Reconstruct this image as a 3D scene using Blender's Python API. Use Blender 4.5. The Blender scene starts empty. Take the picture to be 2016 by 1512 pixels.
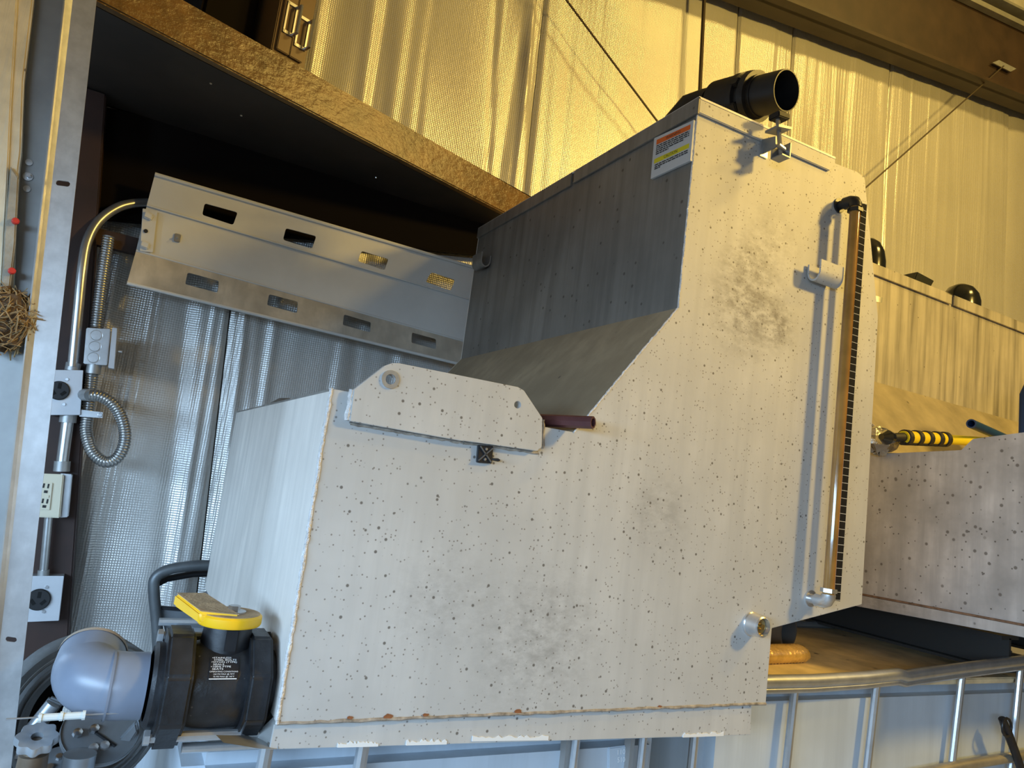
import bpy, bmesh, math, random
from mathutils import Vector, Matrix
random.seed(7)
S = bpy.context.scene
COL = S.collection

# ------------------------------------------------------------------ camera
F, CX, CY = 1404.0, 1008.0, 756.0          # pixels, 2016 x 1512 frame
CAMZ = 1.6
CAM = Vector((0, 0, CAMZ))
d1 = Vector((248 - CX, 863 - CY, F)).normalized()       # into the bay  (+Y)
d2 = Vector((3680 - CX, 1305 - CY, F))                  # along the tank (+X)
d2 = (d2 - d1 * d2.dot(d1)).normalized()
d3 = d2.cross(d1)                                        # image-down = +y
d3 = -d1.cross(d2) if d3.y > 0 else d3                   # up (+Z)
if d3.y > 0: d3 = -d3
def cam2world(v): return Vector((d2.dot(v), d1.dot(v), d3.dot(v)))
right, down, fwd = cam2world(Vector((1,0,0))), cam2world(Vector((0,1,0))), cam2world(Vector((0,0,1)))
cd = bpy.data.cameras.new('camera'); cam = bpy.data.objects.new('camera', cd); COL.objects.link(cam)
cd.sensor_width = 36.0; cd.lens = 36.0 * F / 2016.0; cd.clip_start = .02; cd.clip_end = 100
m3 = Matrix((right, -down, -fwd)).transposed()
cam.matrix_world = Matrix.Translation(CAM) @ m3.to_4x4()
S.camera = cam

# ------------------------------------------------------------------ light
W = bpy.data.worlds.new('world'); S.world = W; W.use_nodes = True
bg = W.node_tree.nodes['Background']
bg.inputs[0].default_value = (1.0, .88, .68, 1); bg.inputs[1].default_value = .035
def area(name, loc, target, sx, sy, power, col, shape='RECTANGLE'):
    l = bpy.data.lights.new(name, 'AREA'); l.shape = shape; l.size = sx
    if shape == 'RECTANGLE': l.size_y = sy
    l.energy = power; l.color = col
    o = bpy.data.objects.new(name, l); COL.objects.link(o)
    o.location = loc
    o.rotation_euler = (Vector(target) - Vector(loc)).to_track_quat('-Z', 'Y').to_euler()
    return o
area('high_bay_lamp_key', (3.7, -1.25, 3.85), (2.3, 2.0, 2.6), .42, .42, 120, (1.0, .66, .15), 'DISK')
area('high_bay_lamp_far', (4.2, -.6, 5.6), (3.6, 2.5, 3.0), .9, .3, 82, (1.0, .67, .17))
area('open_door_daylight', (-2.2, -1.15, 2.02), (.4, .9, 1.6), 3.9, .85, 300, (.47, .71, 1.0))
S.view_settings.view_transform = 'Standard'; S.view_settings.look = 'None'
S.view_settings.exposure = 0.0; S.view_settings.gamma = 1.0
S.view_settings.use_curve_mapping = False

# ------------------------------------------------------------------ pixel -> point helpers
def ray(px, py): return cam2world(Vector(((px - CX) / F, (py - CY) / F, 1.0)))
def PY(px, py, Y): r = ray(px, py); return CAM + r * (Y / r.y)
def PX(px, py, X): r = ray(px, py); return CAM + r * (X / r.x)
def PZ(px, py, Z): r = ray(px, py); return CAM + r * ((Z - CAMZ) / r.z)
def V(*a): return Vector(a)

# ------------------------------------------------------------------ materials
MATS = {}
def mat(name, col, rough=.5, metal=0.0, var=0.0, vscale=6, streak=0.0, specks=None, bump=0.0, bscale=40,
        bstretch=(1,1,1), stains=None, stain_col=(.1,.08,.06), alpha=None, trans=0, coat=0, specks2=None, spec=.5):
    if name in MATS: return MATS[name]
    m = bpy.data.materials.new(name); m.use_nodes = True; MATS[name] = m
    nt = m.node_tree; N = nt.nodes; L = nt.links
    b = N['Principled BSDF']
    b.inputs['Roughness'].default_value = rough; b.inputs['Metallic'].default_value = metal
    b.inputs['Transmission Weight'].default_value = trans; b.inputs['Coat Weight'].default_value = coat
    b.inputs['Specular IOR Level'].default_value = spec
    tc = N.new('ShaderNodeTexCoord'); co = tc.outputs['Object']
    def noise(scale, stretch=(1,1,1), detail=4, rgh=.6):
        mp = N.new('ShaderNodeMapping'); L.new(co, mp.inputs[0]); mp.inputs['Scale'].default_value = stretch
        n = N.new('ShaderNodeTexNoise'); L.new(mp.outputs[0], n.inputs['Vector'])
        n.inputs['Scale'].default_value = scale; n.inputs['Detail'].default_value = detail; n.inputs['Roughness'].default_value = rgh
        return n.outputs['Fac']
    def mix(fac, a, bcol, kind='MIX'):
        x = N.new('ShaderNodeMix'); x.data_type = 'RGBA'; x.blend_type = kind
        if isinstance(fac, float): x.inputs[0].default_value = fac
        else: L.new(fac, x.inputs[0])
        for i, c in ((6, a), (7, bcol)):
            if isinstance(c, tuple): x.inputs[i].default_value = (*c, 1)
            else: L.new(c, x.inputs[i])
        return x.outputs[2]
    def rng(v, lo, hi, a=0.0, z=1.0):
        r = N.new('ShaderNodeMapRange'); L.new(v, r.inputs[0]); r.inputs[1].default_value = lo; r.inputs[2].default_value = hi
        r.inputs[3].default_value = a; r.inputs[4].default_value = z; return r.outputs[0]
    def math_(op, a, c):
        x = N.new('ShaderNodeMath'); x.operation = op
        for i, v in ((0, a), (1, c)):
            if isinstance(v, (int, float)): x.inputs[i].default_value = v
            else: L.new(v, x.inputs[i])
        return x.outputs[0]
    c = tuple(col)
    if var:
        dk = tuple(x * (1 - var) for x in col); lt = tuple(min(1, x * (1 + var)) for x in col)
        c = mix(rng(noise(vscale), .3, .7), dk, lt)
    if streak:
        dk = tuple(x * (1 - streak) for x in col)
        f = rng(noise(14, (1.6, 1.6, .10), 5), .42, .75)
        c = mix(f, c, dk)
    for sp in (specks, specks2):
        if not sp: continue
        scale, rad, keep, scol = sp
        vo = N.new('ShaderNodeTexVoronoi'); L.new(co, vo.inputs['Vector']); vo.inputs['Scale'].default_value = scale
        d = rng(vo.outputs['Distance'], rad * .6, rad, 1, 0)
        sc = N.new('ShaderNodeSeparateColor'); L.new(vo.outputs['Color'], sc.inputs[0])
        k = rng(sc.outputs[0], keep, keep + .02, 0, 1)
        c = mix(math_('MULTIPLY', math_('MULTIPLY', d, k), .85), c, scol)
    if stains:
        for (ctr, rad, stren) in stains:
            vm = N.new('ShaderNodeVectorMath'); vm.operation = 'DISTANCE'; L.new(co, vm.inputs[0]); vm.inputs[1].default_value = ctr
            f = rng(vm.outputs['Value'], 0, rad, 1, 0)
            f = math_('MULTIPLY', f, rng(noise(22, (1, 1, 1.6), 6, .75), .40, .62))
            c = mix(math_('MULTIPLY', f, stren), c, stain_col)
    if isinstance(c, tuple): b.inputs['Base Color'].default_value = (*c, 1)
    else: L.new(c, b.inputs['Base Color'])
    if bump:
        bn = N.new('ShaderNodeBump'); bn.inputs['Strength'].default_value = bump; bn.inputs['Distance'].default_value = .01
        L.new(noise(bscale, bstretch, 5), bn.inputs['Height']); L.new(bn.outputs[0], b.inputs['Normal'])
    return m

STEEL = (.56, .55, .53)
DK = (.10, .085, .07)
M_plate = None  # made with the tank
M_panel = mat('tank_panel_steel', (.82, .77, .70), .5, .15, .10, 5, streak=.20, bump=.05, bscale=60, bstretch=(1,1,.1))
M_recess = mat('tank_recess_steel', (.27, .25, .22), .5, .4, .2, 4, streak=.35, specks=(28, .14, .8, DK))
M_weld = mat('weld_bead', (.82, .80, .78), .45, .2, .18, 60, bump=.8, bscale=160)
M_plastic = mat('black_plastic', (.014, .014, .016), .42, 0, .4, 20, bump=.05)
M_valve = mat('dusty_black_plastic', (.018, .019, .022), .42, 0, .7, 14, specks=(90, .16, .80, (.10, .095, .09)), bump=.12, bscale=70)
M_pvc = mat('grey_pvc', (.185, .215, .275), .34, 0, .12, 8)
M_pvcin = mat('dusty_pvc_inside', (.34, .28, .22), .7)
M_yellow = mat('yellow_plastic', (.95, .52, .012), .42, 0, .08, 9)
M_dustyel = mat('dusty_yellow_plastic', (.45, .31, .17), .8, 0, .3, 30, bump=.4, bscale=120)
M_bright = mat('bright_stainless', (.62, .62, .62), .3, 1)
M_galv = mat('galvanised_steel', (.60, .61, .62), .36, .75, .16, 30, streak=.12)
M_galvpipe = mat('galvanised_tube', (.62, .64, .66), .32, .8, .12, 20)
M_galvdark = mat('dull_galvanised_track', (.34, .34, .33), .45, .6, .15, 10)
M_brown = mat('brown_primer', (.030, .011, .006), .6, 0, .3, 10)
M_brownbeam = mat('brown_girder_paint', (.035, .020, .012), .5, 0, .3, 6)
M_fascia = mat('brown_gloss_paint', (.16, .085, .028), .30, 0, .4, 12, specks=(22, .22, .86, (.05, .025, .01)), bump=.35, bscale=55, bstretch=(.5, 1, 1))
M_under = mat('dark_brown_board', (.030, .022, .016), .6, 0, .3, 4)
M_cab = mat('brown_enamel', (.17, .095, .035), .35, 0, .08, 4)
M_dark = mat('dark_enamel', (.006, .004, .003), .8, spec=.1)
M_chan = mat('white_enamel', (.60, .595, .57), .25, 0, .06, 5, specks=(30, .08, .9, (.2, .13, .07)))
M_chandirty = mat('dusty_white_enamel', (.48, .43, .35), .4, 0, .35, 6, streak=.25)
M_cover = mat('grey_cover_plate', (.52, .53, .55), .4, .2, .06, 12)
M_cream = mat('cream_plastic', (.62, .57, .43), .4)
M_black = mat('matte_black', (.006, .006, .007), .6)
M_tube = mat('amber_sight_tube', (.34, .165, .035), .12, 0, .35, 7, coat=.6)
M_sticker = mat('sticker_white', (.60, .60, .60), .35)
M_orange = mat('sticker_orange', (.80, .14, .02), .4)
M_stick_y = mat('sticker_yellow', (.78, .66, .02), .4)
M_ink = mat('sticker_ink', (.03, .03, .035), .5)
M_white = mat('white_print', (.85, .85, .85), .5)
M_tan = mat('tan_label', (.52, .42, .26), .5)
M_redtube = mat('maroon_tube', (.10, .035, .035), .45, .2, .2, 20)
M_tote = mat('milky_tote_plastic', (.50, .56, .62), .42, 0, .10, 3, streak=.12)
M_totetop = mat('stained_tote_top', (.74, .58, .34), .45, 0, .35, 7, specks=(20, .2, .8, (.03, .02, .015)))
M_rust = mat('rust', (.25, .09, .03), .9, 0, .4, 50)
M_wood = mat('cream_painted_wood', (.62, .55, .40), .55, 0, .14, 18, specks=(55, .22, .80, (.10, .06, .03)), bump=.2, bscale=30, bstretch=(4,4,.3))
M_red = mat('red_cap', (.55, .04, .03), .4)
M_straw = mat('dry_straw', (.30, .20, .09), .85, 0, .4, 50)
M_nest = mat('nest_mud', (.12, .075, .04), .9, 0, .5, 40, bump=.9, bscale=60)
M_rubber = mat('dusty_tyre_rubber', (.16, .165, .165), .6, 0, .3, 9, bump=.2)
M_greysteel = mat('grey_painted_steel', (.20, .215, .23), .4, .3, .2, 10)
M_greylight = mat('light_grey_steel', (.38, .41, .44), .35, .5, .2, 12)
M_truck = mat('hand_truck_tube', (.13, .14, .145), .45, .4, .25, 12)
M_brass = mat('tarnished_brass', (.17, .125, .085), .5, .4, .4, 18)
M_blue = mat('blue_plastic', (.012, .05, .14), .4, 0, .2, 5)
M_bag = mat('crinkled_foil_bag', (.55, .52, .45), .2, .8, .2, 20, bump=.6, bscale=30)
M_amber = mat('amber_film', (.62, .38, .09), .15, .25, .3, 18, coat=.7, bump=.5, bscale=45)
M_tank2 = mat('stained_tank_steel', (.58, .54, .47), .45, .4, .12, 4, streak=.62, specks=(34, .12, .82, DK))
M_tank2low = mat('grimy_tank_steel', (.56, .53, .50), .5, .3, .30, 7, streak=.25, specks=(60, .18, .80, DK), specks2=(34, .20, .84, (.16, .14, .12)), bump=.05, stains=[((0, .35, -.1), .35, .5), ((0, -.1, .05), .3, .4)], stain_col=(.18, .15, .12))
M_slope2 = mat('greasy_tank_slope', (.44, .38, .27), .4, .4, .25, 6, specks=(16, .16, .85, DK))
M_concrete = mat('concrete', (.32, .31, .29), .8, 0, .15, 3)
M_ceil = mat('roof_liner', (.42, .40, .36), .6)
M_cable = mat('brace_cable', (.10, .08, .06), .5, .6)
M_screw = mat('screw_head', (.65, .66, .68), .3, .9)
M_dkflex = mat('flex_steel', (.42, .42, .41), .28, .9, .1, 30)
M_emt = mat('conduit_steel', (.50, .50, .49), .3, .85, .12, 20)

# insulated wall film: woven scrim relief
def film_mat(name, col, metal, rough):
    m = bpy.data.materials.new(name); m.use_nodes = True
    nt = m.node_tree; N = nt.nodes; L = nt.links; b = N['Principled BSDF']
    b.inputs['Roughness'].default_value = rough; b.inputs['Metallic'].default_value = metal
    tc = N.new('ShaderNodeTexCoord')
    def wave(direction, scale):
        w = N.new('ShaderNodeTexWave'); w.wave_type = 'BANDS'; w.bands_direction = direction
        w.inputs['Scale'].default_value = scale; w.inputs['Distortion'].default_value = 1.2; w.inputs['Detail'].default_value = 1
        L.new(tc.outputs['Object'], w.inputs['Vector']); return w.outputs['Fac']
    ad = N.new('ShaderNodeMath'); ad.operation = 'ADD'; L.new(wave('X', 42), ad.inputs[0]); L.new(wave('Z', 42), ad.inputs[1])
    no = N.new('ShaderNodeTexNoise'); no.inputs['Scale'].default_value = 30; no.inputs['Detail'].default_value = 5
    L.new(tc.outputs['Object'], no.inputs['Vector'])
    ad2 = N.new('ShaderNodeMath'); ad2.operation = 'MULTIPLY_ADD'; L.new(no.outputs['Fac'], ad2.inputs[0]); ad2.inputs[1].default_value = 2.0; L.new(ad.outputs[0], ad2.inputs[2])
    bp = N.new('ShaderNodeBump'); bp.inputs['Strength'].default_value = .22; bp.inputs['Distance'].default_value = .0025
    L.new(ad2.outputs[0], bp.inputs['Height']); L.new(bp.outputs[0], b.inputs['Normal'])
    n2 = N.new('ShaderNodeTexNoise'); n2.inputs['Scale'].default_value = 2.5; n2.inputs['Detail'].default_value = 5
    L.new(tc.outputs['Object'], n2.inputs['Vector'])
    mx = N.new('ShaderNodeMix'); mx.data_type = 'RGBA'; L.new(n2.outputs['Fac'], mx.inputs[0])
    mx.inputs[6].default_value = (*[c * .86 for c in col], 1); mx.inputs[7].default_value = (*[min(1, c * 1.1) for c in col], 1)
    L.new(mx.outputs[2], b.inputs['Base Color'])
    return m
M_film = film_mat('insulation_film', (.64, .625, .59), .32, .30)

# gauge strip print: white ticks on black
def tick_mat():
    m = bpy.data.materials.new('gauge_strip_print'); m.use_nodes = True
    nt = m.node_tree; N = nt.nodes; L = nt.links; b = N['Principled BSDF']; b.inputs['Roughness'].default_value = .8; b.inputs['Specular IOR Level'].default_value = .15
    tc = N.new('ShaderNodeTexCoord'); sp = N.new('ShaderNodeSeparateXYZ'); L.new(tc.outputs['Object'], sp.inputs[0])
    mu = N.new('ShaderNodeMath'); mu.operation = 'MULTIPLY'; L.new(sp.outputs[2], mu.inputs[0]); mu.inputs[1].default_value = 1 / .0178
    fr = N.new('ShaderNodeMath'); fr.operation = 'FRACT'; L.new(mu.outputs[0], fr.inputs[0])
    lt = N.new('ShaderNodeMath'); lt.operation = 'LESS_THAN'; L.new(fr.outputs[0], lt.inputs[0]); lt.inputs[1].default_value = .06
    mx = N.new('ShaderNodeMix'); mx.data_type = 'RGBA'; L.new(lt.outputs[0], mx.inputs[0])
    mx.inputs[6].default_value = (.012, .012, .014, 1); mx.inputs[7].default_value = (.62, .62, .62, 1)
    L.new(mx.outputs[2], b.inputs['Base Color']); return m
M_tick = tick_mat()

# ------------------------------------------------------------------ mesh builder
class MB:
    def __init__(s): s.v = []; s.f = []
    def quad(s, *p): n = len(s.v); s.v += [Vector(q) for q in p]; s.f.append(tuple(range(n, n + len(p)))); return s
    def prism(s, pts, vec):
        pts = [Vector(p) for p in pts]; vec = Vector(vec); n = len(s.v); k = len(pts)
        s.v += pts + [p + vec for p in pts]
        s.f.append(tuple(range(n, n + k))); s.f.append(tuple(range(n + 2 * k - 1, n + k - 1, -1)))
        for i in range(k): j = (i + 1) % k; s.f.append((n + i, n + j, n + k + j, n + k + i))
        return s
    def box(s, a, b):
        a, b = Vector(a), Vector(b)
        return s.prism([(a.x, a.y, a.z), (b.x, a.y, a.z), (b.x, b.y, a.z), (a.x, b.y, a.z)], (0, 0, b.z - a.z))
    def obox(s, c, ax, ay, az):
        c, ax, ay, az = map(Vector, (c, ax, ay, az))
        return s.prism([c - ax - ay - az, c + ax - ay - az, c + ax + ay - az, c - ax + ay - az], az * 2)
    def tube(s, path, r, n=12, closed=False, caps=True, inner=None):
        P = [Vector(p) for p in path]; k = len(P); R = r if isinstance(r, (list, tuple)) else [r] * k
        base = len(s.v); up = None; rings = []
        for i in range(k):
            if closed: t = (P[(i + 1) % k] - P[i - 1])
            else: t = P[min(i + 1, k - 1)] - P[max(i - 1, 0)]
            t.normalize()
            if up is None:
                up = Vector((0, 0, 1)) if abs(t.z) < .9 else Vector((1, 0, 0))
            u = (up - t * up.dot(t)).normalized(); w = t.cross(u); up = u
            rings.append([len(s.v) + j for j in range(n)])
            for j in range(n):
                a = 2 * math.pi * j / n; s.v.append(P[i] + (u * math.cos(a) + w * math.sin(a)) * R[i])
        for i in range(k if closed else k - 1):
            A, B = rings[i], rings[(i + 1) % k]
            for j in range(n): s.f.append((A[j], A[(j + 1) % n], B[(j + 1) % n], B[j]))
        if caps and not closed: s.f.append(tuple(rings[0][::-1])); s.f.append(tuple(rings[-1]))
        return s
    def lathe(s, prof, org, axis, n=24, cap=True, phase=0.0):
        org, ax = Vector(org), Vector(axis).normalized()
        u = Vector((0, 0, 1)) if abs(ax.z) < .9 else Vector((1, 0, 0))
        u = (u - ax * u.dot(ax)).normalized(); w = ax.cross(u); rings = []
        for t, r in prof:
            rings.append([len(s.v) + j for j in range(n)])
            for j in range(n):
                a = 2 * math.pi * (j + phase) / n
                s.v.append(org + ax * t + (u * math.cos(a) + w * math.sin(a)) * r)
        for A, B in zip(rings, rings[1:]):
            for j in range(n): s.f.append((A[j], A[(j + 1) % n], B[(j + 1) % n], B[j]))
        if cap: s.f.append(tuple(rings[0][::-1])); s.f.append(tuple(rings[-1]))
        return s
    def add(s, other, M=None):
        n = len(s.v); s.v += [M @ p if M else p.copy() for p in other.v]; s.f += [tuple(i + n for i in f) for f in other.f]; return s
    def build(s, name, m, parent=None, bevel=0, smooth=35, segs=2):
        lo = Vector((min(p.x for p in s.v), min(p.y for p in s.v), min(p.z for p in s.v)))
        hi = Vector((max(p.x for p in s.v), max(p.y for p in s.v), max(p.z for p in s.v)))
        c = (lo + hi) / 2
        if parent is None: c = Vector((c.x, c.y, lo.z))
        me = bpy.data.meshes.new(name)
        me.from_pydata([p - c for p in s.v], [], s.f)
        bm = bmesh.new(); bm.from_mesh(me)
        bmesh.ops.remove_doubles(bm, verts=bm.verts, dist=1e-6)
        bmesh.ops.recalc_face_normals(bm, faces=bm.faces)
        if bevel:
            ed = [e for e in bm.edges if len(e.link_faces) == 2 and e.calc_face_angle() > .5]
            bmesh.ops.bevel(bm, geom=ed, offset=bevel, segments=segs, affect='EDGES', clamp_overlap=True)
        bm.to_mesh(me); bm.free()
        if smooth:
            me.polygons.foreach_set('use_smooth', [True] * len(me.polygons))
            me.set_sharp_from_angle(angle=math.radians(smooth))
        me.materials.append(m)
        o = bpy.data.objects.new(name, me); COL.objects.link(o)
        if parent is not None:
            o.parent = parent; o.location = c - WORLD[parent.name]
        else: o.location = c
        WORLD[o.name] = c
        return o
WORLD = {}
def thing(name, label, cat, loc, group=None, kind=None):
    o = bpy.data.objects.new(name, None); COL.objects.link(o); o.location = loc; WORLD[o.name] = Vector(loc)
    o.empty_display_size = .05
    if kind: o['kind'] = kind; 
    if label: o['label'] = label
    if cat: o['category'] = cat
    if group: o['group'] = group
    return o
def tag(o, label, cat, group=None):
    o['label'] = label; o['category'] = cat
    if group: o['group'] = group
    return o
def lab(o, label): o['label'] = label; return o
def struct(o, label=None):
    o['kind'] = 'structure'
    if label: o['label'] = label
    return o
def copies(o, places, parent):
    r = []
    for p in places:
        c = o.copy(); COL.objects.link(c); c.parent = parent; WORLD[c.name] = Vector(p)
        c.location = Vector(p) - (WORLD[parent.name] if parent else Vector()); r.append(c)
    return r
def curve_mesh(splines, thick):
    """filled 2-D outline with holes, extruded; returns MB in local u,v,n coordinates"""
    cu = bpy.data.curves.new('outline', 'CURVE'); cu.dimensions = '2D'; cu.fill_mode = 'BOTH'; cu.extrude = thick / 2
    for pts in splines:
        sp = cu.splines.new('POLY'); sp.points.add(len(pts) - 1); sp.use_cyclic_u = True
        for q, p in zip(sp.points, pts): q.co = (p[0], p[1], 0, 1)
    return eval_curve(cu)
def eval_curve(cu):
    ob = bpy.data.objects.new('tmp', cu); COL.objects.link(ob); bpy.context.view_layer.update()
    me = bpy.data.meshes.new_from_object(ob.evaluated_get(bpy.context.evaluated_depsgraph_get()))
    mb = MB(); mb.v = [v.co.copy() for v in me.vertices]; mb.f = [tuple(p.vertices) for p in me.polygons]
    bpy.data.objects.remove(ob); bpy.data.curves.remove(cu); bpy.data.meshes.remove(me)
    return mb
def plate_y(outer, holes, Y, thick):
    """outline given as points on the plane y = Y; thickness goes to +Y"""
    mb = curve_mesh([[(p.x, p.z) for p in o] for o in [outer] + holes], thick)
    mb.v = [Vector((p.x, Y + thick / 2 + p.z, p.y)) for p in mb.v]
    return mb
def text_mesh(txt, fn, x0, x1, y0, y1):
    """lettering mapped into the box (x0..x1, y0..y1) of fn(u, v)"""
    cu = bpy.data.curves.new('t', 'FONT'); cu.body = txt; cu.size = 1; cu.resolution_u = 2
    mb = eval_curve(cu)
    xs = [p.x for p in mb.v]; ys = [p.y for p in mb.v]
    ax, bx, ay, by = min(xs), max(xs), 0.0, max(ys)
    mb.v = [fn(x0 + (p.x - ax) / (bx - ax) * (x1 - x0), y0 + (p.y - ay) / (by - ay) * (y1 - y0)) for p in mb.v]
    return mb
def circ(c, r, n=20, ph=0): return [Vector((c.x + r * math.cos(2 * math.pi * (i + ph) / n), c.y, c.z + r * math.sin(2 * math.pi * (i + ph) / n))) for i in range(n)]
def catmull(pts, sub=8):
    P = [Vector(p) for p in pts]; P = [P[0] * 2 - P[1]] + P + [P[-1] * 2 - P[-2]]; out = []
    for i in range(1, len(P) - 2):
        for k in range(sub):
            t = k / sub; a, b, c, d = P[i - 1], P[i], P[i + 1], P[i + 2]
            out.append(.5 * ((2 * b) + (c - a) * t + (2 * a - 5 * b + 4 * c - d) * t * t + (3 * b - a - 3 * c + d) * t ** 3))
    out.append(P[-2]); return out
def rnd_quad(q, k=.16):
    """rounded corners of a quad"""
    out = []
    for i in range(4):
        p, a, b = q[i], q[i - 1], q[(i + 1) % 4]
        da = (a - p).normalized(); db = (b - p).normalized(); r = k * min((q[1] - q[0]).length, (q[2] - q[1]).length)
        for t in (0, .33, .67, 1):
            s = p + da * r * (1 - t) ** 2 + db * r * t ** 2; out.append(s)
    return out

# ================================================================== SETTING
YW = 2.52
floor = struct(MB().box((-3, -4, -.1), (7, 3.2, 0)).build('floor', M_concrete), 'grey concrete shop floor')
ceil = struct(MB().box((-3, -4, 6.3), (7, 3.2, 6.4)).build('ceiling', M_ceil))
struct(MB().box((.7, -1.6, 0), (7, -1.5, 6.3)).build('wall_front', M_ceil), 'unseen shop wall behind the viewer, cut short to let daylight in')  # out of view; stops short so daylight reaches the tank front
struct(MB().box((-1.32, -1.6, 1.93), (.7, -1.5, 6.3)).build('trim_7', M_ceil), 'unseen panel added over the front opening to block high daylight')  # added out of view to keep daylight off the upper front plate
struct(MB().box((-1.32, -4, 1.93), (-1.22, 1.5, 6.3)).build('wall_left_blocker', M_ceil), 'unseen wall added above the side opening to block high daylight')  # added out of view, lower edge set to shade the tank recess
wall = struct(MB().box((-3, YW + .06, 0), (7, YW + .16, 6.3)).build('wall_back', M_film), 'insulated metal wall covered in pale quilted film')
# insulation strips between the seams, each a pleated sheet
seams = [((465, 620), (452, 810)), ((1063, 0), (1031, 390)), ((1448, 20), (1441, 160)), ((1564, 36), (1559, 120)), ((1750, 162), (1737, 480)), ((1991, 260), (1980, 580))]
sx = []
for a, b in seams:
    p, q = PY(*a, YW), PY(*b, YW); k = (p.x - q.x) / (p.z - q.z); sx.append((p.x - k * (p.z - 2.5), k * .6))
bounds = [(-2.6, .02)] + [(sx[0][0] - .78, .03)] + sx + [(sx[-1][0] + .95, .02), (6.8, 0)]
rw = random.Random(3)
pleats = [(rw.uniform(-2.6, 6.6), rw.uniform(.008, .032), rw.uniform(-.010, .013), rw.uniform(-.10, .05)) for _ in range(210)]
def pleat(x, z, amp):
    y = .0011 * math.sin(x * 262 + 1.5 * math.sin(x * 7) + .4 * math.sin(z * 3)) * (.6 + .4 * math.sin(x * 11 + z)) * max(amp, .5)
    for (c, w, h, k) in pleats:
        d = (x - c - k * (z - 2.4)) / w
        if -3 < d < 3: y += h * math.exp(-d * d) * amp
    return y + .004 * math.sin(3 * x + 2 * z) + .003 * math.sin(17 * x + 5 * z)
for (x0, k0), (x1, k1) in zip(bounds, bounds[1:]):
    nx = max(8, int((x1 - x0) / .0042)) if x0 > -1 and x1 < 5.5 else 20
    nz = 26; mb = MB()
    amp = 1.0 if x1 < 1.8 else .28
    for j in range(nz + 1):
        z = .02 + j * 6.26 / nz
        a, b = x0 + .002 + k0 * (z - 2.5), x1 - .002 + k1 * (z - 2.5)
        for i in range(nx + 1):
            x = a + (b - a) * i / nx
            e = min(i, nx - i) * (b - a) / nx
            edge = .012 * math.exp(-(e / .010) ** 2)
            mb.v.append(Vector((x, YW - pleat(x, z, amp) + edge, z)))
    for j in range(nz):
        for i in range(nx):
            n = j * (nx + 1) + i; mb.f.append((n, n + 1, n + nx + 2, n + nx + 1))
    mb.build('insulation_strip', M_film, wall, smooth=60)
# steel column that carries the electrical boxes
col_px = [(80, 150), (217, 150), (131, 1310), (-20, 1310)]
cp = [PY(*p, 2.37) for p in col_px]
for k_i in (0, 1): cp[k_i].z = CAMZ + .995
struct(MB().prism(cp, (0, .10, 0)).build('trim_1', M_brown, bevel=.004), 'brown primed steel column against the insulated wall')
gp = [PY(185, 447, 2.40), PY(960, 640, 2.40), PY(960, 668, 2.40), PY(185, 480, 2.40)]
struct(MB().prism(gp, (0, .03, 0)).build('trim_2', M_brown), 'brown girt rail running behind the slotted channel')
# dark board added on the wall, its black carrying the shade under the shelf
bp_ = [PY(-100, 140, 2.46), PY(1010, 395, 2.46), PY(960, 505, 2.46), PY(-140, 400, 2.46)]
struct(MB().prism(bp_, (0, .012, 0)).build('trim_3', M_dark), 'dark board on the wall, blackened for the shade under the brown shelf')
# girder high on the wall
def lerp_px(a, b, t): return (a[0] + (b[0] - a[0]) * t, a[1] + (b[1] - a[1]) * t)
lo_a, lo_b = PY(1505, 0, 2.36), PY(2016, 200, 2.36); dl = (lo_b - lo_a)
hi_a = PY(1823, 0, 2.36); up = Vector((0, 0, .56))
g = thing('trim_4', 'dark brown steel girder high on the insulated wall', None, lo_a, kind='structure')
A, B = lo_a - dl * .9, lo_b + dl * .6
MB().prism([A, B, B + up, A + up], (0, .02, 0)).build('web', M_brownbeam, g)
MB().prism([A + V(0, -.05, 0), B + V(0, -.05, 0), B + V(0, .10, 0), A + V(0, .10, 0)], (0, 0, .02)).build('lower_flange', M_brownbeam, g)
MB().prism([A + up + V(0, -.07, 0), B + up + V(0, -.07, 0), B + up + V(0, .10, 0), A + up + V(0, .10, 0)], (0, 0, .018)).build('upper_flange', M_galvdark, g)
MB().prism([A + up * .86 + V(0, -.045, 0), B + up * .86 + V(0, -.045, 0), B + up * .92 + V(0, -.045, 0), A + up * .92 + V(0, -.045, 0)], (0, .04, 0)).build('angle_strip', M_galvdark, g)
hw = [PY(1952, 124, 2.34), PY(1965, 119, 2.34), PY(1999, 136, 2.34), PY(1988, 142, 2.34)]
MB().prism(hw, (0, -.006, 0)).build('cable_plate', M_galv, g)

def rod(name, a, b, r, m, label, cat, Y, ext=0):
    p, q = PY(*a, Y), PY(*b, Y); d = (q - p)
    return tag(MB().tube([p - d * ext, q + d * ext], r, 8).build(name, m), label, cat)
rod('brace_cable', (1115, 0), (1295, 240), .0045, M_cable, 'thin brace cable slanting down towards the dented tank rim with warning sticker', 'cable', 2.42, .5)
p, q = PY(1976, 130, 2.33), PY(1690, 382, 2.40)
tag(MB().tube([p, q + (q - p) * .5], .0045, 8).build('brace_cable', M_cable), 'thin brace cable anchored to the plate on the brown girder', 'cable')
rod('wall_rod', (1389, -60), (1374, 260), .009, M_cable, 'straight upright dark rod standing against the pale wall film', 'rod', 2.44, .3)

# ================================================================== SHELF + CABINET
HS = CAMZ + 1.0
s0, s1 = PZ(190, 0, HS), PZ(995, 420, HS)
sd = (s1 - s0).normalized(); sn = Vector((-sd.y, sd.x, 0))
fh = (PZ(700, 0, HS).z,)
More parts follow.
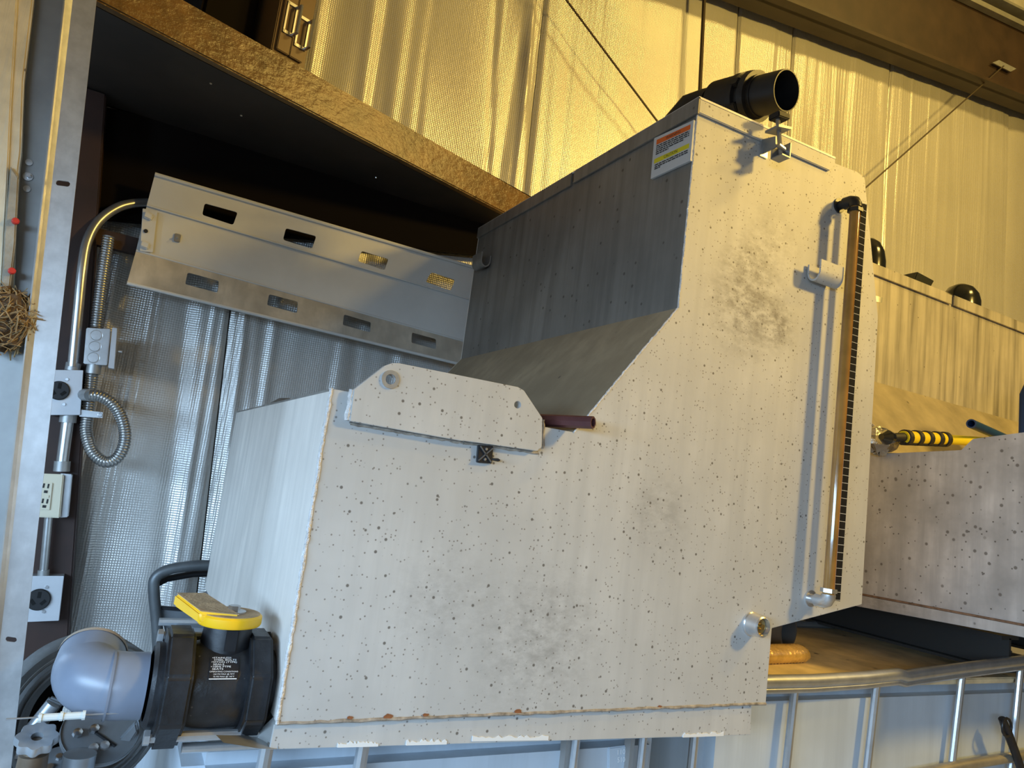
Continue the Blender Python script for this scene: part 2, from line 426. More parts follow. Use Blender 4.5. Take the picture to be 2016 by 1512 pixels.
# fascia height from the photograph
def plane_hit(px, py, p0, n):
    r = ray(px, py); return CAM + r * ((p0 - CAM).dot(n) / r.dot(n))
ft = plane_hit(700, 191, s0, sn); FH = ft.z - HS
E0, E1 = s0 - sd * .9, s0 + sd * 1.95
def clampY(p): return p
sh = thing('shelf', 'brown painted plywood shelf with thick glossy front edge above the slotted channel', 'shelf', s0)
MB().prism([E0, E1, E1 + V(0, 0, FH), E0 + V(0, 0, FH)], sn * .03).build('front_edge', M_fascia, sh, bevel=.004)
def back(p): return Vector((p.x, 2.46, p.z))
e0, e1 = E0 + sn * .03, E1 + sn * .03
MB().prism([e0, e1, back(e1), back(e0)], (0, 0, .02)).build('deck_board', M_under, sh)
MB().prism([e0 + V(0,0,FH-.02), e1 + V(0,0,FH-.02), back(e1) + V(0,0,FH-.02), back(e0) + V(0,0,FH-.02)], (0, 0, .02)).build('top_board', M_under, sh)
hs = MB().lathe([(0, .004), (.003, .003)], (0,0,0), (0,0,-1), 8).build('screw', M_screw, sh)
pts = [PZ(475, 228, HS - .001), PZ(415, 165, HS - .001), PZ(740, 350, HS - .001)]
hs.location = pts[0] - WORLD['shelf']; copies(hs, pts[1:], sh)
# cabinet standing on the shelf
ZT = HS + FH
def on_face(px, py): return plane_hit(px, py, s0 + sn * .012, sn)
ca, cb = on_face(541, 60), on_face(613, 60)
ca, cb = Vector((ca.x, ca.y, ZT)), Vector((cb.x, cb.y, ZT))
cd_ = (cb - ca).normalized(); CH = .9; CW = (cb - ca).length
cab = thing('metal_cabinet', 'brown enamelled metal cabinet with chrome door handles on the shelf', 'cabinet', (ca + cb) / 2)
MB().prism([ca, cb, cb + sn * .30, ca + sn * .30], (0, 0, CH)).build('body', M_cab, cab, bevel=.003)
def cab_pt(s, z, out=0): return ca + cd_ * (s * CW) + V(0, 0, z) - sn * out
for (a, b) in ((.10, .46), (.475, .87)):
    dr = MB().prism([cab_pt(a, .012, .002), cab_pt(b, .012, .002), cab_pt(b, CH - .02, .002), cab_pt(a, CH - .02, .002)], -sn * .008).build('door', M_cab, cab, bevel=.002)
    hx0, hx1 = (a + .06), (b - .02)
    hz = on_face(575, 75).z - ZT if a < .2 else on_face(600, 103).z - ZT
    MB().tube([cab_pt(hx1, hz, .010), cab_pt(hx1 + .02, hz, .035), cab_pt(hx1 + .02, hz + .085, .035), cab_pt(hx1, hz + .085, .010)], .005, 8).build('handle', M_bright, dr)
    fr = MB()
    for (u0, z0, u1, z1) in ((hx0, hz-.005, hx0+.05, hz+.09), (hx0, hz-.005, hx1+.03, hz+.004), (hx0, hz+.083, hx1+.03, hz+.092), (hx1-.02, hz-.005, hx1+.03, hz+.09)):
        fr.prism([cab_pt(u0, z0, .010), cab_pt(u1, z0, .010), cab_pt(u1, z1, .010), cab_pt(u0, z1, .010)], -sn * .004)
    fr.build('handle_frame', M_bright, dr)
ka, kb = on_face(418, 30), on_face(533, 30)
ka, kb = Vector((ka.x, ka.y, ZT)) + sn * .09, Vector((kb.x, kb.y, ZT)) + sn * .09
kc = thing('storage_case', 'black storage case on the shelf beside the brown cabinet', 'case', (ka + kb) / 2)
MB().prism([ka, kb, kb + sn * .3, ka + sn * .3], (0, 0, .8)).build('body', M_dark, kc, bevel=.01)
MB().prism([ka + V(0,0,.8), kb + V(0,0,.8), kb + sn * .3 + V(0,0,.8), ka + sn * .3 + V(0,0,.8)], (0, 0, .03)).build('lid', M_dark, kc, bevel=.006)

# ================================================================== TANK 1
Y0, YB = 1.15, 2.27
prof_px = [(652, 765), (1130, 851), (1335, 606), (1374, 216), (1640, 341), (1692, 362), (1706, 385), (1729, 625), (1697, 1190), (1520, 1237), (1508, 1385), (545, 1425)]
prof_px[4:6] = [(1688, 338), (1703, 350)]
prof = [PY(*p, Y0) for p in prof_px]
smx = lambda px, py: tuple(PY(px, py, Y0))
tk = thing('storage_tank', 'blasted steel storage tank with sight tube, lifting plate and warning sticker', 'tank', (sum(p.x for p in prof) / len(prof), (Y0 + YB) / 2, prof[-1].z - .05))
fp_c = None
lo = Vector((min(p.x for p in prof), Y0, min(p.z for p in prof))); hi = Vector((max(p.x for p in prof), Y0, max(p.z for p in prof)))
ctr = (lo + hi) / 2 + V(0, .002, 0)
def rel(px, py): return tuple(PY(px, py, Y0) - ctr)
M_plate = mat('tank_front_steel', (.555, .55, .53), .60, .22, .11, 3.5, streak=.10, specks=(52, .17, .50, DK), specks2=(130, .24, .55, (.20, .175, .15)),
    stains=[(rel(1470, 600), .15, .95), (rel(1530, 640), .08, .95), (rel(1470, 520), .09, .6), (rel(1520, 480), .12, .45), (rel(1060, 1260), .17, .5), (rel(1300, 1010), .10, .4), (rel(870, 1180), .12, .3), (rel(1000, 830), .05, .35)], stain_col=(.16, .145, .13), bump=.04, bscale=45)
def bevel_poly(P): return P
MB().prism(prof, (0, .005, 0)).build('front_plate', M_plate, tk, bevel=.0012)
MB().prism([p + V(0, YB - Y0 - .005, 0) for p in prof], (0, .005, 0)).build('back_plate', M_panel, tk)
cen = Vector((1.0, Y0, 1.5))
def panel(p, q, name, m, thick=.004, y0=Y0 + .005, y1=YB - .005, inward=0.0):
    p, q = Vector(p), Vector(q); d = (q - p).normalized(); n = Vector((-d.z, 0, d.x))
    n = -n    # inside of a clockwise outline seen from the front
    p, q = p + n * inward, q + n * inward
    a, b = Vector((p.x, y0, p.z)), Vector((q.x, y0, q.z)); e = V(0, y1 - y0, 0)
    return MB().prism([a, b, b + e, a + e], n * thick).build(name, m, tk)
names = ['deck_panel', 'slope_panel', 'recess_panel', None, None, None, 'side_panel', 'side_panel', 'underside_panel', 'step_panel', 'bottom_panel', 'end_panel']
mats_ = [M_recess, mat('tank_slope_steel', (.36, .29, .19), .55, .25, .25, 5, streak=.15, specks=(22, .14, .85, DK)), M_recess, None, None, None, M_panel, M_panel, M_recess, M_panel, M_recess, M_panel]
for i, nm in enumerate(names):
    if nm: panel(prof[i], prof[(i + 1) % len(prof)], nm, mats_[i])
# weld beads
def bead(a, b, r, name='weld_bead', m=M_weld, n=60, off=(0,0,0)):
    a, b, off = Vector(a), Vector(b), Vector(off); rr = random.Random(int(a.x * 1e4))
    P = [a.lerp(b, i / n) + off + Vector((rr.uniform(-.0008, .0008), 0, rr.uniform(-.0008, .0008))) for i in range(n + 1)]
    return MB().tube(P, [r * rr.uniform(.75, 1.2) for _ in P], 7).build(name, m, tk)
bead(prof[0], prof[-1], .0036)
bead(prof[2], prof[3], .0022)
bead(prof[1], prof[2], .0022)
# base channel under the tank
bs = [PY(540, 1426, Y0 + .006), PY(1480, 1387, Y0 + .006), PY(1478, 1447, Y0 + .006), PY(530, 1476, Y0 + .006)]
MB().prism(bs, (0, .005, 0)).build('base_flange', M_plate, tk, bevel=.001)
zb = min(bs[2].z, bs[3].z)
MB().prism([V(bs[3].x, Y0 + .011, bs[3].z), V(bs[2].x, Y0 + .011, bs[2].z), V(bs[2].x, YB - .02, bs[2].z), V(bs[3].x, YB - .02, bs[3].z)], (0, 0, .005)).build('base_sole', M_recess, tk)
bead(prof[-1], prof[-2], .0028, 'seam_weld', mat('grimy_weld', (.36, .32, .27), .6, .4, .5, 60), 80)
for px, py, w in ((766, 1411, 10), (838, 1408, 7), (1020, 1401, 10), (690, 1413, 6), (1300, 1391, 6)):
    c = PY(px, py, Y0 - .002); s_ = w * .0009
    rp = MB(); rr = random.Random(px)
    rp.prism([c + V(math.cos(a) * s_ * rr.uniform(.6, 1.2), 0, math.sin(a) * s_ * .45 * rr.uniform(.6, 1.2)) for a in [k * math.pi / 5 for k in range(10)]], (0, .0015, 0))
    rp.build('rust_patch', M_rust, tk)
# chalky white deposits along the bottom edge of the base
for a, b in (((665, 1468), (745, 1466)), ((800, 1464), (880, 1462)), ((930, 1456), (1080, 1454)), ((1345, 1449), (1425, 1446))):
    p, q = PY(*a, Y0 + .004), PY(*b, Y0 + .004); rr = random.Random(a[0]); n = 24
    top = [p.lerp(q, i / n) + V(0, 0, rr.uniform(.001, .006)) for i in range(n + 1)]; bot = [p.lerp(q, i / n) - V(0, 0, .003) for i in range(n, -1, -1)]
    MB().prism(top + bot, (0, .0025, 0)).build('chalk_deposit', mat('chalk', (.72, .72, .70), .9), tk)
# lid with folded skirts
XR = (prof[2].x + prof[3].x) / 2
lt = [PY(1378, 194, Y0 - .007), PY(1645, 313, Y0 - .007), PY(1645, 326, Y0 - .007), PY(1634, 336, Y0 - .007), PY(1375, 221, Y0 - .007)]
lid = MB().prism(lt, (0, .006, 0)).build('lid_skirt', M_plate, tk, bevel=.0015)
zt = lt[0].z
xl = lt[0].x - .002
ytop = lt[1].x
MB().prism([V(xl, Y0 - .007, zt), V(ytop, Y0 - .007, lt[1].z), V(ytop, YB, lt[1].z), V(xl, YB, zt)], (0, 0, .005)).build('lid', M_panel, tk)
xs_ = xl - .001
ygap = PX(1127, 345, xs_).y
for a, b in ((Y0 - .007, ygap - .008), (ygap + .004, YB)):
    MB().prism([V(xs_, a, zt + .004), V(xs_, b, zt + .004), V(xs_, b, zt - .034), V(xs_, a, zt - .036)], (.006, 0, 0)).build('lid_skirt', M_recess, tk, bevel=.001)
# far-end clip standing proud of the deck panel
hc = PX(560, 781, prof[0].x + .05)
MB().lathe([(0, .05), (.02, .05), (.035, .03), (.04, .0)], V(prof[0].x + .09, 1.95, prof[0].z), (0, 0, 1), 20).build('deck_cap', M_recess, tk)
# lifting plate with two holes
out_px = [(689, 829), (697, 767), (758, 720), (772, 715), (786, 715), (1020, 762), (1032, 769), (1068, 823), (1067, 880), (1058, 888), (914, 868), (908, 868)]
YP = Y0 - .014
outer = [PY(*p, YP) for p in out_px]
h1, h2 = PY(768, 747, YP), PY(1019, 797, YP)
plate_y(outer, [circ(h1, .0085), circ(h2, .0065)], YP, .012).build('lifting_plate', M_plate, tk, bevel=.0008)
rg = MB(); ro = circ(h1, .0155, 24); ri = circ(h1, .0088, 24)
for i in range(24):
    j = (i + 1) % 24; d = V(0, -.003, 0)
    rg.quad(ro[i] + d, ro[j] + d, ri[j] + d, ri[i] + d); rg.quad(ro[i], ro[j], ro[j] + d, ro[i] + d); rg.quad(ri[i], ri[i] + d, ri[j] + d, ri[j])
rg.build('hole_boss', M_galv, tk)
bead(PY(686, 826, YP), PY(695, 768, YP), .005, 'plate_weld', M_weld, 14, (0, .006, 0))
bead(PY(690, 834, Y0), PY(912, 872, Y0), .0026, 'plate_weld', mat('grimy_weld', (.36, .32, .27)), 30)
bead(PY(914, 872, Y0), PY(1058, 892, Y0), .0026, 'plate_weld', mat('grimy_weld', (.36, .32, .27)), 20)
bead(PY(1070, 826, Y0), PY(1069, 882, Y0), .0026, 'plate_weld', mat('grimy_weld', (.36, .32, .27)), 10)
# small black cable mount below the plate
c = PY(952, 894, Y0)
mt = MB().obox(c + V(0, -.004, 0), (.0145, 0, .001), (0, .004, 0), (-.001, 0, .0155)).build('cable_mount', M_plastic, tk, bevel=.001)
ribs = MB()
for a in (45, 135):
    dx, dz = math.cos(math.radians(a)), math.sin(math.radians(a)); ribs.obox(c + V(0, -.009, 0), (dx * .018, 0, dz * .018), (0, .0015, 0), (-dz * .001, 0, dx * .001))
ribs.build('mount_rib', mat('grey_rib', (.10, .10, .10), .5), mt)
sc = MB().lathe([(0, .003), (.002, .0022)], c + V(0, -.0085, .009), (0, -1, 0), 8).build('mount_screw', M_screw, mt)
MB().lathe([(0, .003), (.002, .0022)], c + V(0, -.0085, -.009), (0, -1, 0), 8).build('mount_screw', M_screw, mt)
MB().lathe([(0, .002), (.012, .003), (.016, .001)], c + V(.014, -.006, -.007), (1, -.3, 0), 6).build('mount_tail', M_plastic, mt)
# J hooks
def jhook(org, out, along, length, name='hook', m=M_plate):
    """profile: leg on the tank wall, round bottom, outer lip; extruded along the wall"""
    pr = [(0, .028), (0, .008)] + [(.019 - .019 * math.cos(math.radians(a)), .008 - .019 * math.sin(math.radians(a)) * 1.25) for a in range(15, 180, 15)] + [(.038, .010), (.038, .034)]
    T = .0045; up_ = V(0, 0, 1); O, D = Vector(out), Vector(along)
    outr = []; P2 = [Vector((a, b, 0)) for a, b in pr]; n = len(P2)
    for i in range(n):
        t = (P2[min(i + 1, n - 1)] - P2[max(i - 1, 0)]).normalized(); outr.append(P2[i] + Vector((-t.y, t.x, 0)) * T)
    mk = lambda p: Vector(org) + O * p.x + up_ * p.y
    mb = MB()
    A = [mk(p) for p in P2]; B = [mk(p) for p in outr]; e = D * length
    for i in range(n - 1):
        mb.quad(A[i], A[i + 1], A[i + 1] + e, A[i] + e); mb.quad(B[i], B[i + 1], B[i + 1] + e, B[i] + e)
        mb.quad(A[i], A[i + 1], B[i + 1], B[i]); mb.quad(A[i] + e, A[i + 1] + e, B[i + 1] + e, B[i] + e)
    mb.quad(A[0], B[0], B[0] + e, A[0] + e); mb.quad(A[-1], B[-1], B[-1] + e, A[-1] + e)
    return mb.build(name, m, tk)
hk = PY(1588, 548, Y0)
jhook(hk + V(-.004, -.0045, .004), (0, -1, 0), (1, 0, .0), .080)
hk2 = PX(948, 530, XR - .001)
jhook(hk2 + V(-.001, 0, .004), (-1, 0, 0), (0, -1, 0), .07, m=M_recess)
# bung
c = PY(1478, 1228, Y0)
bg_ = MB().lathe([(0, .026), (.004, .026), (.006, .024), (.034, .022), (.036, .019), (.020, .017), (.020, 0.001)], c, (0, -1, 0), 28, cap=False).build('bung', mat('bare_weld_steel', (.66, .65, .64), .3, .85, .12, 30), tk)
MB().lathe([(0, .0165), (.006, .0165), (.007, .006), (.014, .006), (.0145, .001)], c + V(0, -.020, 0), (0, -1, 0), 20).build('plug', mat('brass', (.45, .34, .14), .3, .9), bg_)
# sight tube with elbows and gauge strip
YT = Y0 - .048
ta, tb = PY(1684, 408, YT), PY(1631, 1170, YT)
gauge = MB().tube([ta, tb], .0125, 20).build('sight_tube', M_tube, tk)
def fitting(pt, zdir, m, wallpt):
    pt = Vector(pt)
    mb = MB().tube([pt, pt + V(0, 0, .006 * zdir), pt + V(0, .004, .014 * zdir) , pt + V(0, .014, .018 * zdir), pt + V(0, .03, .018 * zdir)], [.0155, .0155, .0155, .0155, .0155], 14)
    mb.lathe([(0, .018), (.009, .018)], pt + V(0, 0, -.004 * zdir), (0, 0, -zdir), 6)
    f = mb.build('elbow_fitting', m, tk)
    MB().lathe([(0, .011), (.018, .011), (.0181, .019), (.024, .019)], pt + V(0, .026, .018 * zdir), (0, 1, 0), 16).build('nipple', m, f)
    return f
fitting(ta, 1, mat('blackened_steel', (.05, .05, .05), .35, .7), None)
fitting(tb, -1, mat('bare_weld_steel', (.66, .65, .64), .3, .85), None)
gs = [PY(1695, 400, YT + .006), PY(1707, 402, YT + .006), PY(1654, 1184, YT + .006), PY(1641, 1182, YT + .006)]
MB().prism(gs, (0, .002, 0)).build('gauge_strip', M_tick, tk)
for t in (.012, .985):
    p = gs[0].lerp(gs[3], t)
    MB().lathe([(0, .004), (.006, .004)], p + V(-.003, -.004, 0), (0, 1, 0), 8).build('strip_clip', M_screw, tk)
# warning sticker on the recess wall
q4 = [PX(x, y, xl - .0075 if False else XR - .008) for x, y in ((1288, 272), (1366, 233), (1359, 316), (1281, 352))]
XS = xs_ - .0015
q4 = [PX(x, y, prof[2].x - .006) for x, y in ((1288, 272), (1366, 236), (1359, 316), (1281, 352))]
def stk(u, v, out=0.0):
    a = q4[3].lerp(q4[2], u); b = q4[0].lerp(q4[1], u); p = a.lerp(b, v); return p + V(-out, 0, 0)
st = MB().prism([stk(0, 0), stk(1, 0), stk(1, 1), stk(0, 1)], (.006, 0, 0)).build('warning_sticker', M_sticker, tk)
def band(u0, v0, u1, v1, nm, m, out=.0006): return MB().prism([stk(u0, v0, out), stk(u1, v0, out), stk(u1, v1, out), stk(u0, v1, out)], (.0005, 0, 0)).build(nm, m, st)
band(.08, .80, .93, .92, 'orange_band', M_orange); band(.06, .34, .94, .45, 'yellow_band', M_stick_y)
text_mesh('WARNING', lambda u, v: stk(u, v, .001), .33, .70, .825, .895).build('lettering', M_ink, st, smooth=0)
text_mesh('CAUTION', lambda u, v: stk(u, v, .001), .32, .66, .36, .435).build('lettering', M_ink, st, smooth=0)
rr = random.Random(11); tl = MB()
for v in (.745, .695, .645, .595, .545, .275, .225, .18):
    u = .09; end = {.545: .42, .18: .25, .595: .8}.get(v, .92)
    while u < end:
        w = min(rr.uniform(.03, .11), end - u); tl.prism([stk(u, v, .001), stk(u + w, v, .001), stk(u + w, v + .026, .001), stk(u, v + .026, .001)], (.0003, 0, 0)); u += w + .018
tl.build('print_lines', M_ink, st, smooth=0)['kind'] = 'stuff'
# bent drip tab below the valve
dt = [PY(545, 1405, Y0 + .02), PY(548, 1475, Y0 + .004), PY(512, 1474, Y0 - .005), PY(440, 1462, Y0 - .005), PY(425, 1447, Y0 + .01), PY(500, 1448, Y0 + .05)]
MB().quad(dt[1], dt[2], dt[3], dt[4], dt[5]).quad(dt[0], dt[1], dt[5]).build('drip_tab', M_galvdark, tk)
# inlet pipe over the lid
P0 = PY(1549, 178, Y0 + .02); U = Vector((-.12, .95, .20)).normalized()
ri_ = .050
inl = MB().lathe([(0, ri_ - .003), (0, ri_), (.004, ri_ + .0008), (.075, ri_), (.075, ri_ + .003), (.11, ri_ + .003)], P0, U, 36, cap=False)
inl.lathe([(0, ri_ - .003), (.11, ri_ - .003)], P0, U, 36, cap=False)
ip = inl.build('inlet_pipe', M_plastic, tk)
MB().lathe([(.0, .052), (.0, .064), (.016, .066), (.018, .056), (.034, .056), (.036, .066), (.054, .066), (.056, .064), (.130, .062), (.14, .05)], P0 + U * .085, U, 36).build('coupling', M_plastic, ip)
for k in range(6):
    a = k * math.pi / 3 + .3; u_ = U.cross(V(0, 0, 1)).normalized(); w_ = U.cross(u_)
    r_ = u_ * math.cos(a) + w_ * math.sin(a)
    MB().obox(P0 + U * .118 + r_ * .060, U * .012, r_ * .007, U.cross(r_) * .012).build('coupling_lug', M_plastic, ip, bevel=.003)
pe = P0 + U * .235
MB().tube([pe, pe + U * .03, pe + U * .06 + V(-.015, 0, -.012), pe + U * .08 + V(-.03, 0, -.05), V(pe.x - .06, pe.y + .085, zt + .004)], [.05, .05, .05, .05, .05], 24).build('inlet_elbow', M_plastic, ip)
# galvanised clamp carrying the pipe end
c0 = PY(1500, 292, Y0)
cl = MB().obox(c0 + V(.004, -.002, .0), (.013, 0, 0), (0, .002, 0), (0, 0, .022)).build('clamp_bracket', M_galv, tk, bevel=.001)
st0 = PY(1532, 290, Y0 - .05)
bx_ = MB()
bx_.prism([PY(1497, 275, Y0), PY(1527, 268, Y0 - .055), PY(1527, 290, Y0 - .055), PY(1500, 303, Y0)], (.003, 0, 0)); bx_.build('clamp_arm', M_galvdark, cl)
bx_ = MB(); a_ = PY(1538, 296, Y0 - .055)
bx_.obox(a_ + V(.012, 0, 0), (.0015, 0, 0), (0, .016, 0), (0, 0, .017)); bx_.obox(a_ + V(0, 0, -.019), (.013, 0, 0), (0, .016, 0), (0, 0, .0015)); bx_.obox(a_ + V(0, .016, 0), (.013, 0, 0), (0, .0015, 0), (0, 0, .019))
bx_.build('strut_channel', M_galvdark, cl)
MB().tube([a_ + V(-.015, -.004, .006), a_ + V(.012, -.004, .0)], .006, 10).build('clamp_bolt', M_screw, cl)
MB().tube([a_ + V(0, 0, -.01), PY(1530, 222, Y0 - .045)], .005, 8).build('threaded_rod', M_galvdark, cl)
b_ = PY(1532, 256, Y0 - .048)
MB().obox(b_, (.020, 0, .004), (0, .02, 0), (0, 0, .003)).build('clamp_saddle', M_galvdark, cl)
b_ = PY(1534, 231, Y0 - .045)
MB().obox(b_, (.018, 0, .002), (0, .016, 0), (-.001, 0, .007)).build('clamp_saddle', M_black, cl, bevel=.002)

# brown hollow bar lying on the deck
ba, bb = PY(1165, 833, Y0 - .03), None
ba = PY(1168, 832, Y0 - .05); dirb = Vector((-.50, .86, -.02)).normalized()
ba_z = PY(1130, 851, Y0).z
hex_ = MB().lathe([(0, .0085), (0, .0120), (.40, .0120), (.40, .0085), (0, .0085)], ba, dirb, 8, cap=False)
tag(hex_.build('hollow_bar', M_redtube), 'short maroon hollow bar poking out behind the lifting plate', 'bar')

# ================================================================== BALL VALVE
XE = prof[-1].x
vc = PX(530, 1346, XE); YV, ZV = vc.y, vc.z
def XA(px): return PY(px, 1345, YV).x
va = thing('ball_valve', 'black plastic ball valve with yellow lever and grey pipe elbow', 'valve', (XA(430), YV, ZV - .09))
O = V(0, YV, ZV)
MB().lathe([(XE - .0005, .052), (XE - .006, .052), (XE - .012, .050), (XA(516), .050)], O, (1, 0, 0), 32).build('tank_collar', M_plastic, va)
MB().lathe([(XA(478), .064), (XA(460), .067), (XA(420), .068), (XA(385), .067), (XA(364), .064)], O, (1, 0, 0), 40).build('body', M_valve, va)
for a, b, R_ in ((472, 515, .088), (312, 366, .090)):
    MB().lathe([(XA(a), R_), (XA(b), R_)], O, (1, 0, 0), 8, phase=.5).build('clamp_flange', M_valve, va, bevel=.005, segs=3)
MB().lathe([(XA(330), .062), (XA(300), .062), (XA(292), .057)], O, (1, 0, 0), 32).build('outlet_collar', M_valve, va)
for dy, dz in ((-.047, -.060), (.045, -.062), (.045, .062), (.074, .02)):
    p = O + V(0, dy, dz)
    tr = MB().tube([p + V(XA(300), 0, 0), p + V(XA(522), 0, 0)], .0075, 10).build('tie_rod', M_galvpipe, va)
    MB().lathe([(0, .011), (.008, .011)], p + V(XA(300) - .002, 0, 0), (1, 0, 0), 6).build('nut', M_galv, tr)
    MB().lathe([(0, .010), (.007, .010)], p + V(XA(519), 0, 0), (1, 0, 0), 6).build('nut', M_black, tr)
# stem and lever
xs0 = XA(430)
ZH = PY(428, 1240, YV - .046).z
MB().lathe([(.045, .040), (.075, .038), (ZH - ZV + .002, .036)], V(xs0, YV, ZV), (0, 0, 1), 24).build('stem', M_plastic, va)
MB().obox(V(xs0 + .002, YV - .036, ZV + .076), (.009, 0, 0), (0, .004, 0), (0, 0, .016)).build('stop_lug', M_plastic, va, bevel=.001)
hd = MB().lathe([(0, .047), (.003, .049), (.014, .049), (.017, .046)], V(xs0, YV, ZH), (0, 0, 1), 40).build('lever', M_yellow, va)
MB().lathe([(0, .0455), (.0012, .045)], V(xs0, YV, ZH + .0165), (0, 0, 1), 40).build('dusty_cap', M_dustyel, hd)
ZL = ZH + .030
lv = [PZ(344, 1167, ZL), PZ(404, 1167, ZL), PZ(476, 1213, ZH + .019), PZ(394, 1205, ZH + .021)]
lbm = [lv[0] + V(0, 0, -.021), lv[1] + V(0, 0, -.021), V(lv[2].x, lv[2].y, ZH + .003), V(lv[3].x, lv[3].y, ZH + .003)]
la_ = MB(); la_.v = lv + lbm; la_.f = [(0, 1, 2, 3), (7, 6, 5, 4)] + [(i, i + 4, (i + 1) % 4 + 4, (i + 1) % 4) for i in range(4)]
la_.build('lever_arm', M_yellow, hd, bevel=.004, segs=3)
MB().prism([p.lerp(sum(lv, Vector()) / 4, .07) + V(0, 0, .0002) for p in lv], (0, 0, .001)).build('dusty_top', M_dustyel, hd)
MB().lathe([(0, .019), (.0025, .019)], V(xs0 + .004, YV, ZH + .0178), (0, 0, 1), 24).build('washer', M_bright, hd)
MB().lathe([(0, .0095), (.008, .0095)], V(xs0 + .004, YV, ZH + .0203), (0, 0, 1), 6).build('bolt', M_bright, hd)
# grey elbow
xleft = PY(95, 1345, YV + .03).x
rE = .048; xl2 = xleft + rE; Rb = .054
path = [V(XA(286), YV, ZV)] + [V(XA(286) + (xl2 + Rb - XA(286)) * t, YV, ZV) for t in (.33, .67)]
for k in range(0, 13):
    a = math.radians(90 * k / 12); path.append(V(xl2 + Rb - Rb * math.sin(a), YV + Rb - Rb * math.cos(a), ZV + .008 * (k / 12) ** 2))
path.append(path[-1] + V(.003, .030, .014))
el = MB().tube(path, rE, 36).build('pipe_elbow', M_pvc, va)
e_ = path[-1]; de = (path[-1] - path[-2]).normalized()
MB().lathe([(-.001, rE + .001), (.005, rE + .001), (.005, rE - .006), (.001, rE - .006), (.0005, .001)], e_, de, 36, cap=False).build('elbow_mouth', M_pvcin, el)
MB().lathe([(0, rE + .0012), (.003, rE + .0012)], V(XA(214), YV, ZV), (1, 0, 0), 40, cap=False).build('mould_seam', M_pvc, el)
MB().lathe([(0, rE + .002), (.006, rE + .004), (.014, rE + .004)], V(XA(292), YV, ZV), (1, 0, 0), 40).build('gasket', M_black, va)
# printed label on the body
def cyl(u, v, off=.0): 
    a = (v) / .0682; return O + V(u, -math.cos(a) * (.0682 + off), math.sin(a) * (.0682 + off))
u0, u1 = XA(397), XA(452)
zc = lambda py: (PY(420, py, YV - .066).z - ZV)
vt, vb = zc(1291), zc(1338); Hh = vt - vb
lp = MB(); nseg = 8
for i in range(nseg): lp.quad(cyl(u0, vb + Hh * i / nseg, .0006), cyl(u1, vb + Hh * i / nseg, .0006), cyl(u1, vb + Hh * (i + 1) / nseg, .0006), cyl(u0, vb + Hh * (i + 1) / nseg, .0006))
lb = lp.build('label', mat('label_black', (.012, .012, .015), .4), va)
lines = [('•STAINLESS', .06, .72), (' STEEL BOLTS', .12, .90), ('•VITON (TYPE)', .04, .92), (' SEALS', .10, .48), ('•100% PTFE', .03, .72), (' SEATS', .08, .46), ('OPERATING CONDITIONS', .0, .98), ('150 PSI MAX @ 70°F', .14, .86), ('75 PSI MAX @ 140°F', .14, .86)]
for k, (t, a, b) in enumerate(lines):
    h = Hh * (.075 if k < 6 else .055); v0 = vt - Hh * (.10 + .102 * k)
    text_mesh(t, lambda u, v: cyl(u, v, .0012), u0 + (u1 - u0) * a, u0 + (u1 - u0) * b, v0, v0 + h).build('lettering', M_white, lb, smooth=0)
MB().quad(cyl(u0, vb, .0012), cyl(u1 - .002, vb, .0012), cyl(u1 - .002, vb + .0012, .0012), cyl(u0, vb + .0012, .0012)).build('print_rule', M_white, lb, smooth=0)
tl_ = MB(); cr = lambda u, v: O + V(u, -math.cos(v / .0505) * .0508, math.sin(v / .0505) * .0508)
for i in range(6): tl_.quad(cr(XA(516), .008 + .028 * i / 6), cr(XA(529), .008 + .028 * i / 6), cr(XA(529), .008 + .028 * (i + 1) / 6), cr(XA(516), .008 + .028 * (i + 1) / 6))
tl_.build('collar_label', M_tan, va)

# ================================================================== SLOTTED CHANNEL
YC = 2.37
def band_mesh(top, bot, slots, Y, drop=0.0):
    out = [PY(*p, Y) for p in top] + [PY(*p, Y - drop) for p in bot[::-1]]
    # work on the plane, then lean the lower edge out
    f = lambda p, fr: PY(*p, Y - drop * fr)
    holes = [rnd_quad([f(p, .5) for p in s]) for s in slots]
    mb = plate_y(out, holes, 0, .003)
    def frac(x, z):
        zt_ = out[0].z + (out[1].z - out[0].z) * (x - out[0].x) / (out[1].x - out[0].x)
        zb_ = out[3].z + (out[2].z - out[3].z) * (x - out[3].x) / (out[2].x - out[3].x)
        return (zt_ - z) / (zt_ - zb_)
    for p in mb.v: p.y += Y - drop * frac(p.x, p.z)
    return mb
def slot(q): return q
ch = thing('slotted_channel', 'white enamelled sheet channel with two rows of rectangular slots', 'channel', PY(600, 540, YC))
ts = [[(403, 400), (468, 418), (459, 443), (398, 423)], [(563, 449), (623, 465), (614, 490), (557, 472)], [(712, 494), (765, 510), (757, 532), (704, 514)], [(849, 536), (896, 551), (888, 572), (838, 555)]]
bsl = [[(370, 535), (432, 552), (428, 577), (364, 560)], [(531, 578), (588, 593), (584, 617), (525, 601)], [(679, 618), (732, 634), (728, 655), (674, 640)], [(813, 654), (861, 667), (858, 688), (809, 675)]]
def ext(a, b, t=1.16): return (a[0] + (b[0] - a[0]) * t, a[1] + (b[1] - a[1]) * t)
T0, T1 = (305, 343), ext((305, 343), (925, 524)); A0, A1 = (289, 404), ext((289, 404), (920, 588)); B0, B1 = (268, 493), ext((268, 493), (907, 670)); C0, C1 = (250, 557), ext((250, 557), (893, 714))
band_mesh((T0, T1), (A0, A1), ts, YC).build('upper_web', M_chan, ch)
band_mesh((A0, A1), (B0, B1), [], YC + .004).build('middle_web', M_chan, ch)
band_mesh((B0, B1), (C0, C1), bsl, YC, .035).build('lower_web', M_chandirty, ch)
